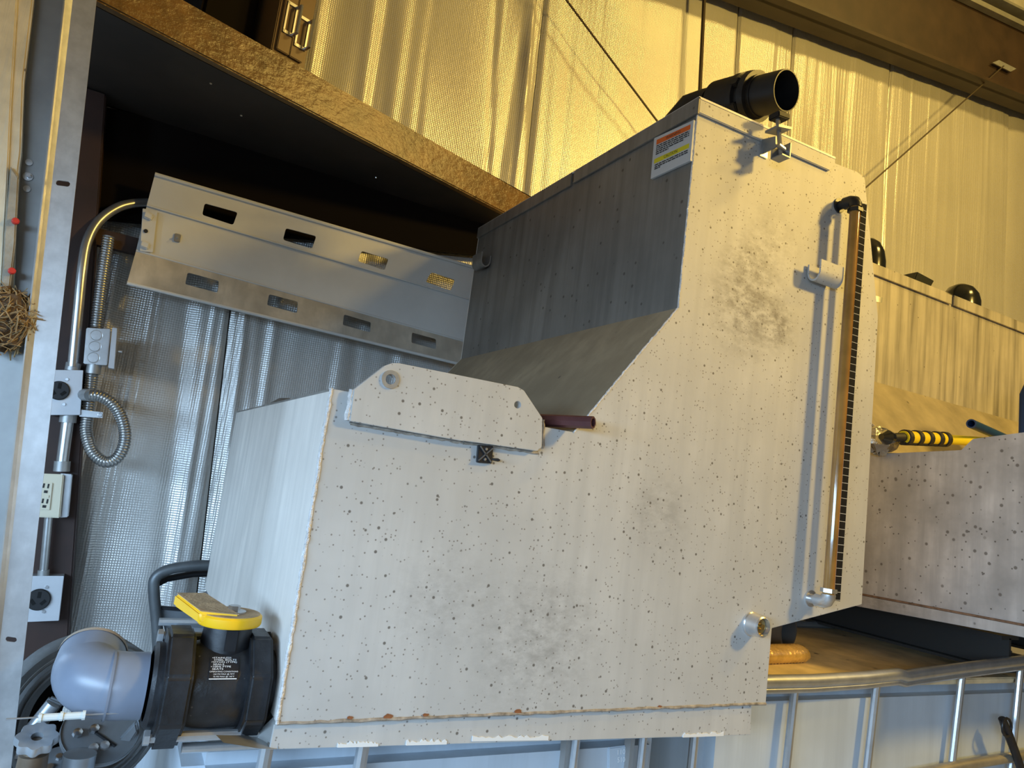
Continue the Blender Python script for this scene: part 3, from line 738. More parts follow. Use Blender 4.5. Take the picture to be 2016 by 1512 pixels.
MB().tube([PY(*A0, YC), PY(*A1, YC)], .0035, 8).build('fold_ridge', M_chan, ch)
MB().tube([PY(*B0, YC), PY(*B1, YC)], .0035, 8).build('fold_ridge', M_chan, ch)
MB().tube([PY(*C0, YC - .036), PY(*C1, YC - .036)], .0055, 8).build('lower_bead', M_chan, ch)
MB().tube([PY(*T0, YC - .003), PY(*T1, YC - .003)], .0065, 8).build('upper_bead', M_chan, ch)
clp = [PY(281, 410, YC - .008), PY(310, 417, YC - .008), PY(301, 497, YC - .008), PY(275, 494, YC - .008)]
cb_ = MB().prism(clp, (0, .006, 0)).build('end_clip', M_chan, ch, bevel=.001)
for x, y in ((292, 425), (285, 482)):
    p = PY(x, y, YC - .012); MB().obox(p, (.012, 0, -.003), (0, .005, 0), (.001, 0, .010)).build('clip_lug', M_chan, cb_, bevel=.003)
p = PY(287, 455, YC - .009); MB().lathe([(0, .006), (.002, .006)], p, (0, -1, 0), 10).build('clip_hole', M_black, cb_)
p = PY(349, 469, YC + .004); tn = MB().obox(p, (.009, 0, 0), (0, .006, 0), (0, 0, .013)).build('spring_nut', M_bright, ch, bevel=.002)
MB().lathe([(0, .003), (.012, .003)], p + V(0, -.006, 0), (0, -1, 0), 8).build('nut_screw', M_screw, tn)

# ================================================================== ELECTRICAL
YE = 2.31
def pp(pts, Y=YE): return [PY(x, y, Y) for x, y in pts]
cond = catmull([PY(x, y, Y) for x, y, Y in ((335, 404, 2.43), (288, 399, 2.43), (238, 406, 2.40), (196, 434, 2.37), (172, 475, 2.345), (162, 530, 2.33), (153, 620, 2.33), (143, 722, 2.33))], 8)
cn = tag(MB().tube(cond, .0135, 14).build('conduit_pipe', M_emt), 'bent steel conduit curving from the slotted channel to the upper outlet box', 'conduit')
def ribbed(path, r, pitch=.0075):
    P = catmull(path, 24); out = []; L_ = 0; acc = [0]
    for a, b in zip(P, P[1:]): L_ += (b - a).length; acc.append(L_)
    n = int(L_ / pitch) * 4; i = 0; pts = []; rad = []
    for k in range(n + 1):
        d = L_ * k / n
        while i < len(acc) - 2 and acc[i + 1] < d: i += 1
        t = (d - acc[i]) / max(1e-9, acc[i + 1] - acc[i]); pts.append(P[i].lerp(P[i + 1], t)); rad.append(r * (1, .97, .84, .97)[k % 4])
    return MB().tube(pts, rad, 14)
tag(ribbed(pp([(214, 466), (204, 530), (196, 590), (190, 646)], 2.35), .0165).build('flexible_conduit', M_dkflex), 'ribbed steel conduit running straight down into the junction box', 'conduit')
tag(ribbed([PY(x, y, Y) for x, y, Y in ((183, 722, 2.33), (179, 760, 2.345), (173, 815, 2.34), (170, 850, 2.33), (181, 888, 2.31), (205, 909, 2.30), (228, 904, 2.295), (243, 880, 2.29), (246, 850, 2.285), (236, 815, 2.28), (218, 792, 2.275), (196, 780, 2.275), (178, 778, 2.28))], .0165).build('flexible_conduit', M_dkflex), 'ribbed steel conduit hanging in a loop below the junction box', 'conduit')
# junction box
jb = thing('junction_box', 'square steel junction box with round knockouts between two ribbed conduits', 'electrical box', PY(196, 718, YE + .02))
jf = pp([(170, 645), (218, 648), (211, 719), (164, 716)], YE)
MB().prism(jf, (0, .06, 0)).build('body', M_galv, jb, bevel=.002)
kd = None
for x, y in ((190, 660), (187, 682), (184, 704)):
    p = PY(x, y, YE - .001); r_ = MB(); ro = circ(p, .0155, 20); ri = circ(p, .0135, 20)
    for i in range(20): j = (i + 1) % 20; r_.quad(ro[i], ro[j], ri[j] + V(0, .001, 0), ri[i] + V(0, .001, 0)).quad(ro[i], ro[j], ro[j] + V(0, .002, 0), ro[i] + V(0, .002, 0))
    r_.prism(circ(p + V(0, -.0012, 0), .0125, 16), (0, .002, 0)); r_.build('knockout', M_galv, jb)
MB().prism(pp([(221, 645), (231, 646), (225, 726), (213, 724)], YE + .004), (0, .055, 0)).build('cover', M_cover, jb, bevel=.001)
p = PY(233, 691, YE + .02); MB().lathe([(0, .004), (.010, .004)], p, (1, -.2, 0), 8).build('cover_screw', M_screw, jb)
MB().tube([PY(186, 716, YE + .02), PY(183, 736, YE + .02)], .0185, 14).build('connector', M_galvdark, jb)
# strap
sp_ = thing('conduit_strap', 'small galvanised strap holding the looped conduit to the wall', 'strap', PY(180, 815, 2.33))
MB().prism(pp([(157, 806), (203, 812), (202, 823), (156, 820)], 2.318), (0, .003, 0)).build('band', M_galv, sp_, bevel=.0008)
MB().lathe([(0, .0065), (.004, .005)], PY(197, 817, 2.318), (0, -1, 0), 10).build('screw', M_screw, sp_)
# outlet boxes
def outlet(q, rc, rr_, label, screws):
    c = sum((PY(x, y, YE) for x, y in q), Vector()) / 4
    t = thing('outlet_box', label, 'outlet', c + V(0, .03, -.06))
    f = pp(q); MB().prism(f, (0, .003, 0)).build('cover_plate', M_cover, t, bevel=.001)
    MB().prism([p.lerp(c, .05) + V(0, .003, 0) for p in f], (0, .055, 0)).build('box_body', M_galv, t)
    p = PY(*rc, YE); re = MB().lathe([(0, rr_), (.006, rr_), (.008, rr_ - .002), (.008, .001)], p, (0, -1, 0), 32).build('receptacle', M_black, t)
    for dx, dz, w, h, an in ((0, .013, .004, .010, 0), (-.012, -.006, .004, .010, 40), (.012, -.006, .004, .009, -40)):
        a = math.radians(an); MB().obox(p + V(dx, -.0083, dz), (w * math.cos(a), 0, w * math.sin(a)), (0, .0006, 0), (-h * math.sin(a) * .8, 0, h * math.cos(a) * .8)).build('slot', mat('slot_dark', (.001, .001, .001), .9), re)
    for s in screws: MB().lathe([(0, .005), (.003, .004)], PY(*s, YE - .0002), (0, -1, 0), 10).build('cover_screw', M_screw, t)
    return t
ob1 = outlet([(92, 728), (164, 729), (158, 817), (88, 817)], (116, 769), .026, 'grey outlet box with black round receptacle wired to the looped conduit', [(132, 747), (126, 796)])
MB().tube([PY(160, 777, YE + .02), PY(178, 778, YE - .02)], .0175, 12).build('connector', M_galvdark, ob1)
ob2 = outlet([(52, 1134), (126, 1134), (116, 1222), (44, 1225)], (76, 1180), .028, 'grey outlet box with black round receptacle below the cream outlet', [(92, 1156), (86, 1204)])
tag(MB().tube(pp([(135, 815), (122, 916)], 2.34), .0155, 14).build('conduit_pipe', M_emt), 'short thick steel conduit between the upper outlet box and the cream outlet', 'conduit')
tag(MB().tube(pp([(96, 1016), (85, 1134)], 2.34), .0105, 12).build('conduit_pipe', M_emt), 'short thin steel conduit between the cream outlet and the lower outlet box', 'conduit')
for a, b, r_ in (((145, 715), (142, 730), .019), ((135, 816), (133, 832), .021), ((123, 908), (121, 928), .020), ((86, 1122), (85, 1136), .014)):
    tag(MB().tube(pp([a, b], 2.338), r_, 12).build('conduit_coupling', M_galvdark), {715: 'steel coupling on top of the upper outlet box', 816: 'steel coupling under the upper outlet box', 908: 'steel coupling on top of the cream outlet', 1122: 'steel coupling on top of the lower outlet box'}[a[1]], 'coupling')
gf = thing('duplex_outlet', 'cream plastic duplex outlet on a grey steel box', 'outlet', PY(105, 1018, YE + .03))
MB().prism(pp([(74, 932), (126, 934), (118, 1020), (66, 1018)], YE - .006), (0, .008, 0)).build('cover_plate', M_cream, gf, bevel=.003)
MB().prism(pp([(118, 932), (142, 934), (134, 1018), (112, 1020)], YE + .01), (0, .045, 0)).build('box_body', M_galv, gf, bevel=.002)
gfm = MB().prism(pp([(76, 950), (104, 951), (98, 1004), (70, 1003)], YE - .010), (0, .005, 0)).build('receptacle_face', M_cream, gf, bevel=.001)
for x, y, w, h in ((86, 956, .0018, .006), (95, 957, .0018, .006), (90, 968, .004, .0035), (84, 986, .0018, .006), (93, 987, .0018, .006), (87, 997, .004, .0035)):
    MB().obox(PY(x, y, YE - .0105), (w, 0, 0), (0, .0008, 0), (0, 0, h)).build('slot', M_black, gfm)
MB().obox(PY(88, 977, YE - .011), (.010, 0, 0), (0, .0012, 0), (0, 0, .0035)).build('test_button', M_cream, gfm, bevel=.0005)

# ================================================================== DOOR POST AND JAMB
YD = 1.36
def strip(edges_top, edges_bot, Y0_, Y1_, thick, name, m, kind=None, **kw):
    (a, b), (c, d) = edges_top, edges_bot
    pts = [PY(*a, Y0_), PY(*b, Y1_), PY(*d, Y1_), PY(*c, Y0_)]
    return MB().prism(pts, (0, thick, 0))
def slots_in(px): return [PY(*p, YD) for p in px]
tr = thing('trim_5', 'galvanised door track post with slotted front flange', None, PY(60, 1512, YD), kind='structure')
top, bot = -500, 2100
def edge(x0, x1512): 
    k = (x1512 - x0) / 1512; return ((x0 + k * top, top), (x0 + k * bot, bot))
eA, eB = edge(143, -28), edge(190, 22)
out = [PY(*eA[0], YD), PY(*eB[0], YD), PY(*eB[1], YD), PY(*eA[1], YD)]
def sl(cx, cy, w, h):
    pts = []
    for k in range(12):
        a = 2 * math.pi * k / 12; ox = (w - h) * (1 if math.cos(a) > 0 else -1) 
        pts.append(PY(cx + ox + h * math.cos(a), cy + h * math.sin(a) + ox * .12, YD))
    return pts
plate_y(out, [sl(124, 361, 14, 5.5), sl(22, 1259, 11, 5)], YD, .003).build('front_flange', M_galv, tr)
eC = edge(128, -42)
pts = [PY(*eC[0], YD - .011), PY(*eA[0], YD), PY(*eA[1], YD), PY(*eC[1], YD - .011)]
MB().prism(pts, (-.002, .002, 0)).build('rolled_edge', M_galv, tr)
eD = edge(58, -110)
pts = [PY(*eD[0], YD + .035), PY(*eC[0], YD + .035), PY(*eC[1], YD + .035), PY(*eD[1], YD + .035)]
MB().prism(pts, (0, .003, 0)).build('web', M_galvdark, tr)
MB().prism([PY(*eC[0], YD - .011), PY(*eC[0], YD + .036), PY(*eC[1], YD + .036), PY(*eC[1], YD - .011)], (-.002, 0, 0)).build('inner_lip', M_galvdark, tr)
for x, y, r_ in ((57, 320, .006), (55, 348, .008), (53, 372, .006)):
    MB().lathe([(0, r_), (.002, r_ * .9), (.0022, .001)], PY(x, y, YD + .0345), (0, -1, 0), 16).build('rivet', M_galv, tr)
MB().lathe([(0, .0035), (.006, .003)], PY(57, 347, YD + .033), (0, -1, 0), 8).build('bolt', M_screw, tr)
MB().prism([PY(*edge(190, 22)[0], YD + .003), PY(*edge(190, 22)[0], YD + .05), PY(*edge(190, 22)[1], YD + .05), PY(*edge(190, 22)[1], YD + .003)], (-.002, 0, 0)).build('side_flange', M_galvdark, tr)
# timber jamb, broken off behind the nest
jm = thing('trim_6', 'cream painted timber door jamb, splintered at its lower end', None, PY(0, 700, YD + .01), kind='structure')
def at(Y): return lambda x, y: PY(x, y, Y)
j = at(YD + .010)
MB().prism([j(-160, -500), j(100, -500), j(66, 0), j(47, 160), j(42, 300), j(38, 330), j(31, 430), j(26, 560), j(10, 610), j(-160, 620)], (0, .02, 0)).build('board', M_wood, jm, bevel=.003)
j2 = at(YD + .004)
MB().prism([j2(-160, -500), j2(62, -500), j2(34, 0), j2(22, 200), j2(14, 380), j2(4, 560), j2(-160, 560)], (0, .006, 0)).build('stop_bead', M_wood, jm, bevel=.002)
j3 = at(YD + .001)
MB().prism([j3(20, 325), j3(37, 350), j3(30, 480), j3(18, 580), j3(2, 585), j3(8, 460)], (0, .008, 0)).build('splinter', mat('weathered_wood', (.34, .30, .23), .8, 0, .3, 20, bump=.5, bscale=30), jm, bevel=.002)
for x, y in ((30, 436), (23, 534)):
    tag(MB().lathe([(0, .0055), (.004, .0055), (.006, .004)], PY(x, y, YD - .001), (.25, -1, .05), 10).build('red_cap', M_red), 'small red plastic cap on the splintered jamb, ' + ('upper of the two' if y < 500 else 'just above the nest'), 'cap')
# straw nest
ns = thing('straw_nest', 'ragged straw nest stuck on the end of the timber jamb', 'nest', PY(14, 690, YD))
core = MB(); c = PY(6, 628, YD + .0); rr = random.Random(5)
for i in range(9):
    la = math.pi * i / 8
    for k in range(14):
        lo_ = 2 * math.pi * k / 14; s_ = 1 + rr.uniform(-.22, .22)
        core.v.append(c + V(math.sin(la) * math.cos(lo_) * .036 * s_, math.sin(la) * math.sin(lo_) * .026 * s_, math.cos(la) * .046 * s_))
for i in range(8):
    for k in range(14): core.f.append((i * 14 + k, i * 14 + (k + 1) % 14, (i + 1) * 14 + (k + 1) % 14, (i + 1) * 14 + k))
core.build('clump', M_nest, ns)
stw = MB()
for i in range(420):
    a, b = rr.uniform(0, 6.28), rr.uniform(-1, 1); d = V(math.cos(a) * math.sqrt(1 - b * b), math.sin(a) * math.sqrt(1 - b * b), b)
    p = c + V(d.x * .038, d.y * .028, d.z * .046); t = V(rr.uniform(-1, 1), rr.uniform(-.7, .3), rr.uniform(-1.3, .7)).normalized(); l_ = rr.uniform(.012, .04)
    stw.tube([p - t * l_ * .5, p + d * .004, p + t * l_ * .5 + V(0, 0, -.006)], rr.uniform(.0005, .0012), 4)
so = stw.build('straw', M_straw, ns, smooth=0); so['kind'] = 'stuff'

# ================================================================== TANK 2 (beyond the first, turned a quarter)
X2, X2b = 2.20, 3.75; Y2w = 1.87
pl_px = [(2100, 840), (2016, 851), (1915, 864), (1892, 886), (1742, 893), (1722, 838)]
P2 = [PX(*p, X2) for p in pl_px]
zfold = PY(1728, 753, Y2w).z; zrim = PY(1725, 525, Y2w).z
zbot = PX(1860, 1226, X2).z; zfl = PX(1860, 1203, X2).z
t2 = thing('storage_tank', 'rust-streaked twin steel tank with black domed caps behind the yellow handle', 'tank', (2.9, 1.7, zbot))
b0 = PX(2016, 1232, X2); b1 = PX(1700, 1172, X2)
def onl(y): t = (y - b0.y) / (b1.y - b0.y); return b0.z + (b1.z - b0.z) * t
yn = P2[0].y
side = [V(X2, yn, onl(yn)), V(X2, yn, P2[0].z)] + P2[1:] + [V(X2, Y2w, zfold), V(X2, Y2w, zrim), V(X2, 2.35, zrim), V(X2, 2.35, onl(2.35))]
MB().prism(side, (.005, 0, 0)).build('side_plate', M_tank2low, t2, bevel=.001)
c0, c1 = PX(2016, 1255, X2 - .006), PX(1700, 1196, X2 - .006); kk = (c1.z - c0.z) / (c1.y - c0.y)
lowz = lambda y: c0.z + kk * (y - c0.y)
MB().prism([V(X2 - .006, yn, onl(yn)), V(X2 - .006, 2.3, onl(2.3)), V(X2 - .006, 2.3, lowz(2.3)), V(X2 - .006, yn, lowz(yn))], (.012, 0, 0)).build('base_flange', M_tank2low, t2, bevel=.002)
MB().tube([V(X2 - .004, yn, onl(yn) + .002), V(X2 - .004, 2.3, onl(2.3) + .002)], .0035, 6).build('seam_weld', mat('rusty_seam', (.20, .11, .06), .8, 0, .5, 50), t2)
MB().box((X2 + .005, Y2w, zfold - .002), (4.4, Y2w + .005, zrim)).build('upper_wall', M_tank2, t2)
ys, zs = 1.60, P2[3].z - .012
MB().prism([V(X2 + .005, Y2w, zfold), V(4.4, Y2w, zfold), V(4.4, ys, zs), V(X2 + .005, ys, zs)], (0, .003, -.003)).build('slope_panel', M_slope2, t2)
MB().box((X2 + .005, yn, zs - .004), (4.4, ys, zs)).build('deck_panel', M_slope2, t2)
MB().box((X2 + .005, yn, onl(yn)), (4.4, yn + .005, P2[0].z)).build('front_wall', M_tank2low, t2)
MB().box((4.395, yn + .005, onl(yn)), (4.4, 2.35, zs - .01)).build('end_wall', M_tank2low, t2)
MB().box((X2 + .005, 2.345, onl(2.2)), (4.4, 2.35, zrim)).build('back_wall', M_tank2low, t2)
xg = PY(1873, 566, Y2w).x
rl = PY(1873, 566, Y2w - .01)
for a, b in ((X2 - .01, xg - .012), (xg + .006, 4.45)):
    rz = lambda x: zrim
    ob = MB().prism([V(a, Y2w - .012, zrim + .005), V(b, Y2w - .012, zrim + .005), V(b, Y2w - .012, zrim - .042), V(a, Y2w - .012, zrim - .042)], (0, .007, 0)); ob.box((a, Y2w - .012, zrim), (b, 2.36, zrim + .005))
    ob.build('lid_skirt', M_tank2, t2, bevel=.001)
# black fittings on the lid
def dome(px, r, h, nm='vent_dome'):
    p = PY(px, 545, Y2w + .10); p.z = zrim + .005
    return MB().lathe([(0, r), (h * .35, r), (h * .62, r * .9), (h * .85, r * .65), (h * .97, r * .3), (h, .001)], p, (0, 0, 1), 28).build(nm, mat('gloss_black_plastic', (.012, .013, .013), .18), t2)
dome(1893, .085, .135); dome(1708, .07, .17)
p = PY(1812, 535, Y2w + .06); p.z = zrim + .005
MB().prism([p + V(-.06, 0, 0), p + V(.06, 0, 0), p + V(.11, 0, .075), p + V(-.02, 0, .085)], (0, .10, 0)).build('breather_box', mat('satin_black', (.02, .022, .02), .35), t2, bevel=.004)
# hook stub on the hidden side
MB().prism([PY(1728, 583, Y2w - .03), PY(1738, 586, Y2w - .03), PY(1736, 596, Y2w - .03), PY(1726, 594, Y2w - .03)], (-.05, .03, 0)).build('hook', M_galvdark, t2)

# loose things on the deck of tank 2
YH = 1.42
zz = lambda x, y: PY(x, y, YH)
br = thing('extension_pole', 'yellow pole with black ribbed grip and chrome tip lying on the far tank', 'pole', PY(1800, 880, YH))
MB().tube([zz(1818, 862), zz(1955, 871)], .0165, 18).build('shaft', mat('yellow_shaft', (.90, .72, .02), .4), br)
gpth = [zz(1778, 861), zz(1861, 865)]
MB().tube(gpth, .021, 20).build('grip', mat('yellow_grip', (.85, .62, .01), .4), br)
gd = (gpth[1] - gpth[0])
for t in (.06, .30, .54, .78, .97):
    c = gpth[0] + gd * t; u = gd.normalized(); MB().lathe([(-.010, .021), (-.008, .0255), (.008, .0255), (.010, .021)], c, u, 20).build('grip_ring', M_plastic, br)
bot_ = MB().obox(gpth[0] + gd * .5 + V(0, 0, -.019), gd * .5, (0, .012, 0), (0, 0, .006)).build('grip_strip', M_plastic, br, bevel=.002)
MB().tube([zz(1778, 861), zz(1762, 861), zz(1752, 862)], [.015, .014, .012], 14).build('neck', M_black, br)
MB().tube([zz(1754, 862), zz(1746, 861), zz(1735, 860)], [.020, .024, .010], 16).build('tip', mat('dark_chrome', (.10, .10, .09), .12, .9), br)
bagm = MB(); rr = random.Random(9); c = PY(1732, 868, 1.50)
for i in range(9):
    la = math.pi * i / 8
    for k in range(14):
        a = 2 * math.pi * k / 14; s_ = 1 + rr.uniform(-.25, .25); bagm.v.append(c + V(math.sin(la) * math.cos(a) * .062 * s_, math.sin(la) * math.sin(a) * .045 * s_, math.cos(la) * .042 * s_))
for i in range(8):
    for k in range(14): bagm.f.append((i * 14 + k, i * 14 + (k + 1) % 14, (i + 1) * 14 + (k + 1) % 14, (i + 1) * 14 + k))
tag(bagm.build('foil_bag', M_bag), 'crumpled silvery bag tucked behind the pole tip', 'bag')
ba_, bb_ = PY(1912, 834, 1.36), PY(1990, 868, 1.44)
bp2 = MB(); dd = (bb_ - ba_).normalized()
bl_ = (bb_ - ba_).length
bp2.lathe([(0, .011), (0, .0155), (bl_, .0155), (bl_, .011), (0, .011)], ba_, dd, 20, cap=False)
tag(bp2.build('blue_pipe', M_blue), 'short hollow blue plastic pipe leaning up from the far tank deck', 'pipe')
jz1 = PY(1996, 735, 1.40).z; jz0 = zs; xa = PY(1996, 800, 1.42).x
jg = thing('blue_jug', 'tall dark blue plastic jug standing on the far tank', 'jug', (xa + .12, 1.34, zs))
MB().prism([V(xa, 1.26, jz0), V(xa, 1.26, jz1 - .06), V(xa + .035, 1.26, jz1 - .01), V(xa + .06, 1.26, jz1), V(xa + .22, 1.26, jz1), V(xa + .25, 1.26, jz1 - .05), V(xa + .25, 1.26, jz0)], (0, .15, 0)).build('body', M_blue, jg, bevel=.015, segs=3)
MB().lathe([(0, .03), (.03, .03)], V(xa + .14, 1.335, jz1), (0, 0, 1), 20).build('cap', M_plastic, jg)

# steel supports under tank 2
ztt = CAMZ - .395
for i, x in enumerate((2.62, 3.40)):
    mb = MB(); zhi = min(lowz(yn), lowz(2.3)) - .0; zt_ = ztt - (0 if i == 0 else .0)
    for (za, zb2, w) in ((ztt + .012, ztt + .022, .05), (zhi - .014, zhi - .002, .05), (ztt + .02, zhi - .01, .006)):
        mb.box((x - w, 1.32, za), (x + w, 2.2, zb2))
    tag(mb.build('support_beam', mat('dark_beam_steel', (.05, .05, .048), .45, .3)), 'dark steel beam carrying the rust-streaked tank, ' + ('beside the stained tote top' if i == 0 else 'at its far end'), 'beam', 'beams under the far tank')

# ================================================================== TOTES
def tote(name, label, x0, x1, y0, y1, ztop, posts, zrail_pts, rail_r, ytop_mat, topd=.03, cross=(.35,)):
    t = thing(name, label, 'tote', ((x0 + x1) / 2, (y0 + y1) / 2, 0))
    MB().box((x0 + .03, y0 + .03, .14), (x1 - .03, y1 - .03, ztop - topd)).build('bottle', M_tote, t, bevel=.035, segs=4)
    MB().box((x0, y0, .10), (x1, y1, .135)).build('pallet_deck', M_galv, t)
    for xx in (x0 + .06, (x0 + x1) / 2, x1 - .06): MB().box((xx - .05, y0, 0), (xx + .05, y1, .10)).build('pallet_runner', M_galv, t)
    rr_ = MB().tube(zrail_pts, rail_r, 12).build('top_rail', M_galvpipe, t)
    rr_.scale = (1, 1, 1)
    for (a, b, r_) in posts: MB().tube([a, b], r_, 10).build('post', M_galvpipe, t)
    return t
# right-hand tote: its rail, bent upwards past a crimp, shows right of the tank
YR = 1.30
rail = [PY(x, y, YR) for x, y in ((1490, 1342), (1600, 1340), (1700, 1334), (1768, 1327), (1782, 1331), (1800, 1328), (1900, 1314), (2016, 1300), (2120, 1286))]
rx0, rx1 = 1.335, rail[-1].x
posts = []
for a, b in (((1566, 1345), (1548, 1512)), ((1727, 1337), (1707, 1512)), ((1895, 1322), (1873, 1512)), ((2010, 1305), (1990, 1512)), ((1370, 1420), (1361, 1512))):
    p, q = PY(*a, YR + .005), PY(*b, YR + .005); e = (q - p).normalized(); q2 = p + e * ((.12 - p.z) / e.z); posts.append((p, q2, .0105))
zr = CAMZ - .395
t3 = tote('liquid_tote', 'caged milky tote with grimy brown top under the rust-streaked tank', 1.30, rx1 - .02, YR, 2.10, zr + .012, posts, rail, .0165, None)
MB().prism([V(1.36, YR + .02, zr - .02), V(rx1 - .05, YR + .02, zr - .02), V(rx1 - .05, 2.0, zr - .02), V(1.36, 2.0, zr - .02)], (0, 0, .018)).build('top_sheet', M_totetop, t3, bevel=.004)
MB().tube([V(1.36, 2.02, zr + .006), V(rx1 - .05, 2.02, zr + .006)], .014, 10).build('back_rail', M_galvdark, t3)
MB().tube([p + V(0, .002, -.021) for p in rail], .010, 10).build('rail_lip', M_galvpipe, t3)
rrp = [PY(1782, 1262, 1.9), V(rail[-1].x + .3, YR, zr + .03)]
xr = PZ(1975, 1290, zr + .02)
MB().tube([V(xr.x + .02, YR + .02, zr + .02), V(xr.x + .02, 2.0, zr + .02)], .015, 10).build('side_rail', M_greysteel, t3)
for y in (xr.y, xr.y + .32): MB().tube([V(xr.x + .02, y, zr + .04), V(xr.x + .016, y, zr - .03)], .018, 10).build('rail_clamp', M_galvdark, t3)
hb = [PY(1790, 1528, YR - .004), PY(1900, 1505, YR - .004), PY(2060, 1480, YR - .004)]
MB().tube(hb, .015, 12).build('cross_rail', mat('dull_rail', (.42, .38, .30), .4, .6, .2, 12), t3)
lt_ = MB().tube([PY(1973, 1415, YR - .03), PY(1985, 1445, YR - .03), PY(2002, 1490, YR - .03), PY(2015, 1530, YR - .03)], [.011, .013, .012, .012], 12).build('latch_lever', M_plastic, t3)
ring = [PY(1978 + 9 * math.sin(a) + 4, 1432 + 18 * math.cos(a), YR - .036) for a in [k * math.pi / 6 for k in range(12)]]
MB().tube(ring, .004, 8, closed=True).build('latch_ring', M_plastic, lt_)
# left-hand tote, directly below the tank
zl = bs[3].z - .012
YL = 1.22
posts = []
for x, dx, r_ in ((527, -8, .0115), (716, -8, .0115), (1134, -3, .0085), (1266, -3, .0085)):
    p, q = PY(x, 1462, YL + .003), PY(x + dx, 1512, YL + .003); p.z = zl - .002; e = (q - p).normalized() if (q - p).z < 0 else V(0, 0, -1); posts.append((p, V(q.x - .02, YL + .003, .12), r_))
lx0, lx1 = PY(330, 1490, YL).x, PY(1342, 1490, YL).x
rail2 = [V(lx0 + .02, YL + .02, zl - .010), V(lx1 - .02, YL + .02, zl - .010)]
t4 = tote('liquid_tote', 'caged milky tote directly under the tank with the ball valve', lx0, lx1, YL, 2.15, zl, posts, rail2, .008, None, .02)
MB().tube([V(lx0 + .02, 2.10, zl - .010), V(lx1 - .02, 2.10, zl - .010)], .010, 8).build('back_rail', M_galvpipe, t4)
for x in (1118, 1244): 
    p = PY(x, 1480, YL + .012); MB().box((p.x - .0055, YL + .012, .2), (p.x + .0055, YL + .032, zl - .02)).build('mould_rib', mat('dirty_rib', (.25, .23, .21), .5), t4)
ep = [PY(1199, 1472, YL + .026), PY(1233, 1468, YL + .026), PY(1231, 1560, YL + .026), PY(1197, 1560, YL + .026)]
em = MB().prism(ep, (0, .006, 0)).build('embossed_panel', M_tote, t4, bevel=.002)
def emf(u, v): return ep[3].lerp(ep[2], u).lerp(ep[0].lerp(ep[1], u), v) + V(0, -.0015, 0)
for tx, v0 in (('110', .83), ('510', .66)): text_mesh(tx, emf, .48, .92, v0, v0 + .11).build('embossed_figures', M_white, em, smooth=0)

# things lying on the right tote
pz = zr - .002
rr0 = PY(1553, 1243, 1.0); kz = (CAMZ - pz) / ((CAMZ - rr0.z) + 35 * 1.0 / F / ray(1553, 1243).y)
YPp = kz; cp_ = PY(1553, 1243, YPp); rp_ = 35 * (YPp / ray(1553, 1243).y) / F
cp_.z = pz + rp_
pm = MB().lathe([(0, rp_ - .008), (0, rp_), (.40, rp_), (.40, rp_ - .008), (0, rp_ - .008)], cp_, (-.25, .97, 0), 32, cap=False)
tag(pm.build('black_pipe', mat('black_pipe', (.085, .083, .08), .45)), 'black plastic pipe lying on the tote top under the tank step', 'pipe')
am = MB(); ca_ = PZ(1555, 1312, pz); 
L0, nr = .30, 40
prof_ = [(L0 * (i / nr - .62), (.036 + .0022 * (i % 2)) * min(1, ((1 - abs(2 * (i / nr) - 1)) * 5) ** .5 + .05)) for i in range(nr + 1)]
am.lathe(prof_, V(ca_.x + .02, ca_.y + .05, pz + .030), (1, .10, 0), 24)
for v in am.v: v.z = pz + max(0, (v.z - pz) * .72)
tag(am.build('film_roll', M_amber), 'squashed roll of amber bubble film on the grimy tote top', 'roll')
sc_ = MB(); c = PZ(1706, 1232, pz); rr = random.Random(4)
for i in range(6):
    la = math.pi * i / 5
    for k in range(8):
        a = 2 * math.pi * k / 8; s_ = 1 + rr.uniform(-.35, .35); sc_.v.append(c + V(math.sin(la) * math.cos(a) * .028 * s_, math.sin(la) * math.sin(a) * .02 * s_, .022 + math.cos(la) * .022 * s_))
for i in range(5):
    for k in range(8): sc_.f.append((i * 8 + k, i * 8 + (k + 1) % 8, (i + 1) * 8 + (k + 1) % 8, (i + 1) * 8 + k))
tag(sc_.build('paper_scrap', mat('paper', (.5, .5, .5), .8), smooth=0), 'crumpled white paper scrap at the back of the grimy tote top', 'paper')

# ================================================================== LOWER LEFT CLUTTER
# hand truck behind the valve
YHt = 2.35
ht = thing('hand_truck', 'grey tubular hand truck standing behind the ball valve', 'hand truck', V(PY(330, 1300, YHt).x, YHt, 0))
h = lambda x, y, Y=YHt: PY(x, y, Y)
fr = catmull([h(440, 1112), h(380, 1114), h(330, 1122), h(306, 1138), h(303, 1165), h(309, 1230), h(312, 1300)], 6); fr.append(V(fr[-1].x - .02, YHt, .12))
MB().tube(fr, .0155, 14).build('frame_tube', M_truck, ht)
MB().tube([h(440, 1128, YHt + .06), h(380, 1130, YHt + .06), h(330, 1139, YHt + .05), h(308, 1150, YHt + .03)], .010, 10).build('rear_tube', M_black, ht)
cbp = [h(312, 1193), h(450, 1204), h(450, 1212), h(312, 1200)]
MB().prism(cbp, (0, .01, 0)).build('cross_bar', M_black, ht, bevel=.002)
MB().prism([h(316, 1200, YHt + .01), h(452, 1210, YHt + .01), h(400, 1300, YHt + .01), h(336, 1300, YHt + .01)], (0, .004, 0)).build('back_plate', M_greysteel, ht)
MB().lathe([(0, .12), (.05, .12), (.055, .09), (.055, .001)], h(432, 1232, YHt + .12), (0, -1, 0), 32).build('wheel_disc', M_greysteel, ht)
for x in (277, 297): 
    a = h(x, 1380, 2.28); MB().tube([a, V(a.x - .01, 2.28, .12)], .0135, 12).build('lower_tube', M_greylight, ht)
MB().lathe([(0, .06), (.035, .06)], V(fr[-1].x, YHt - .018, .06), (0, 1, 0), 24).build('wheel', M_rubber, ht)
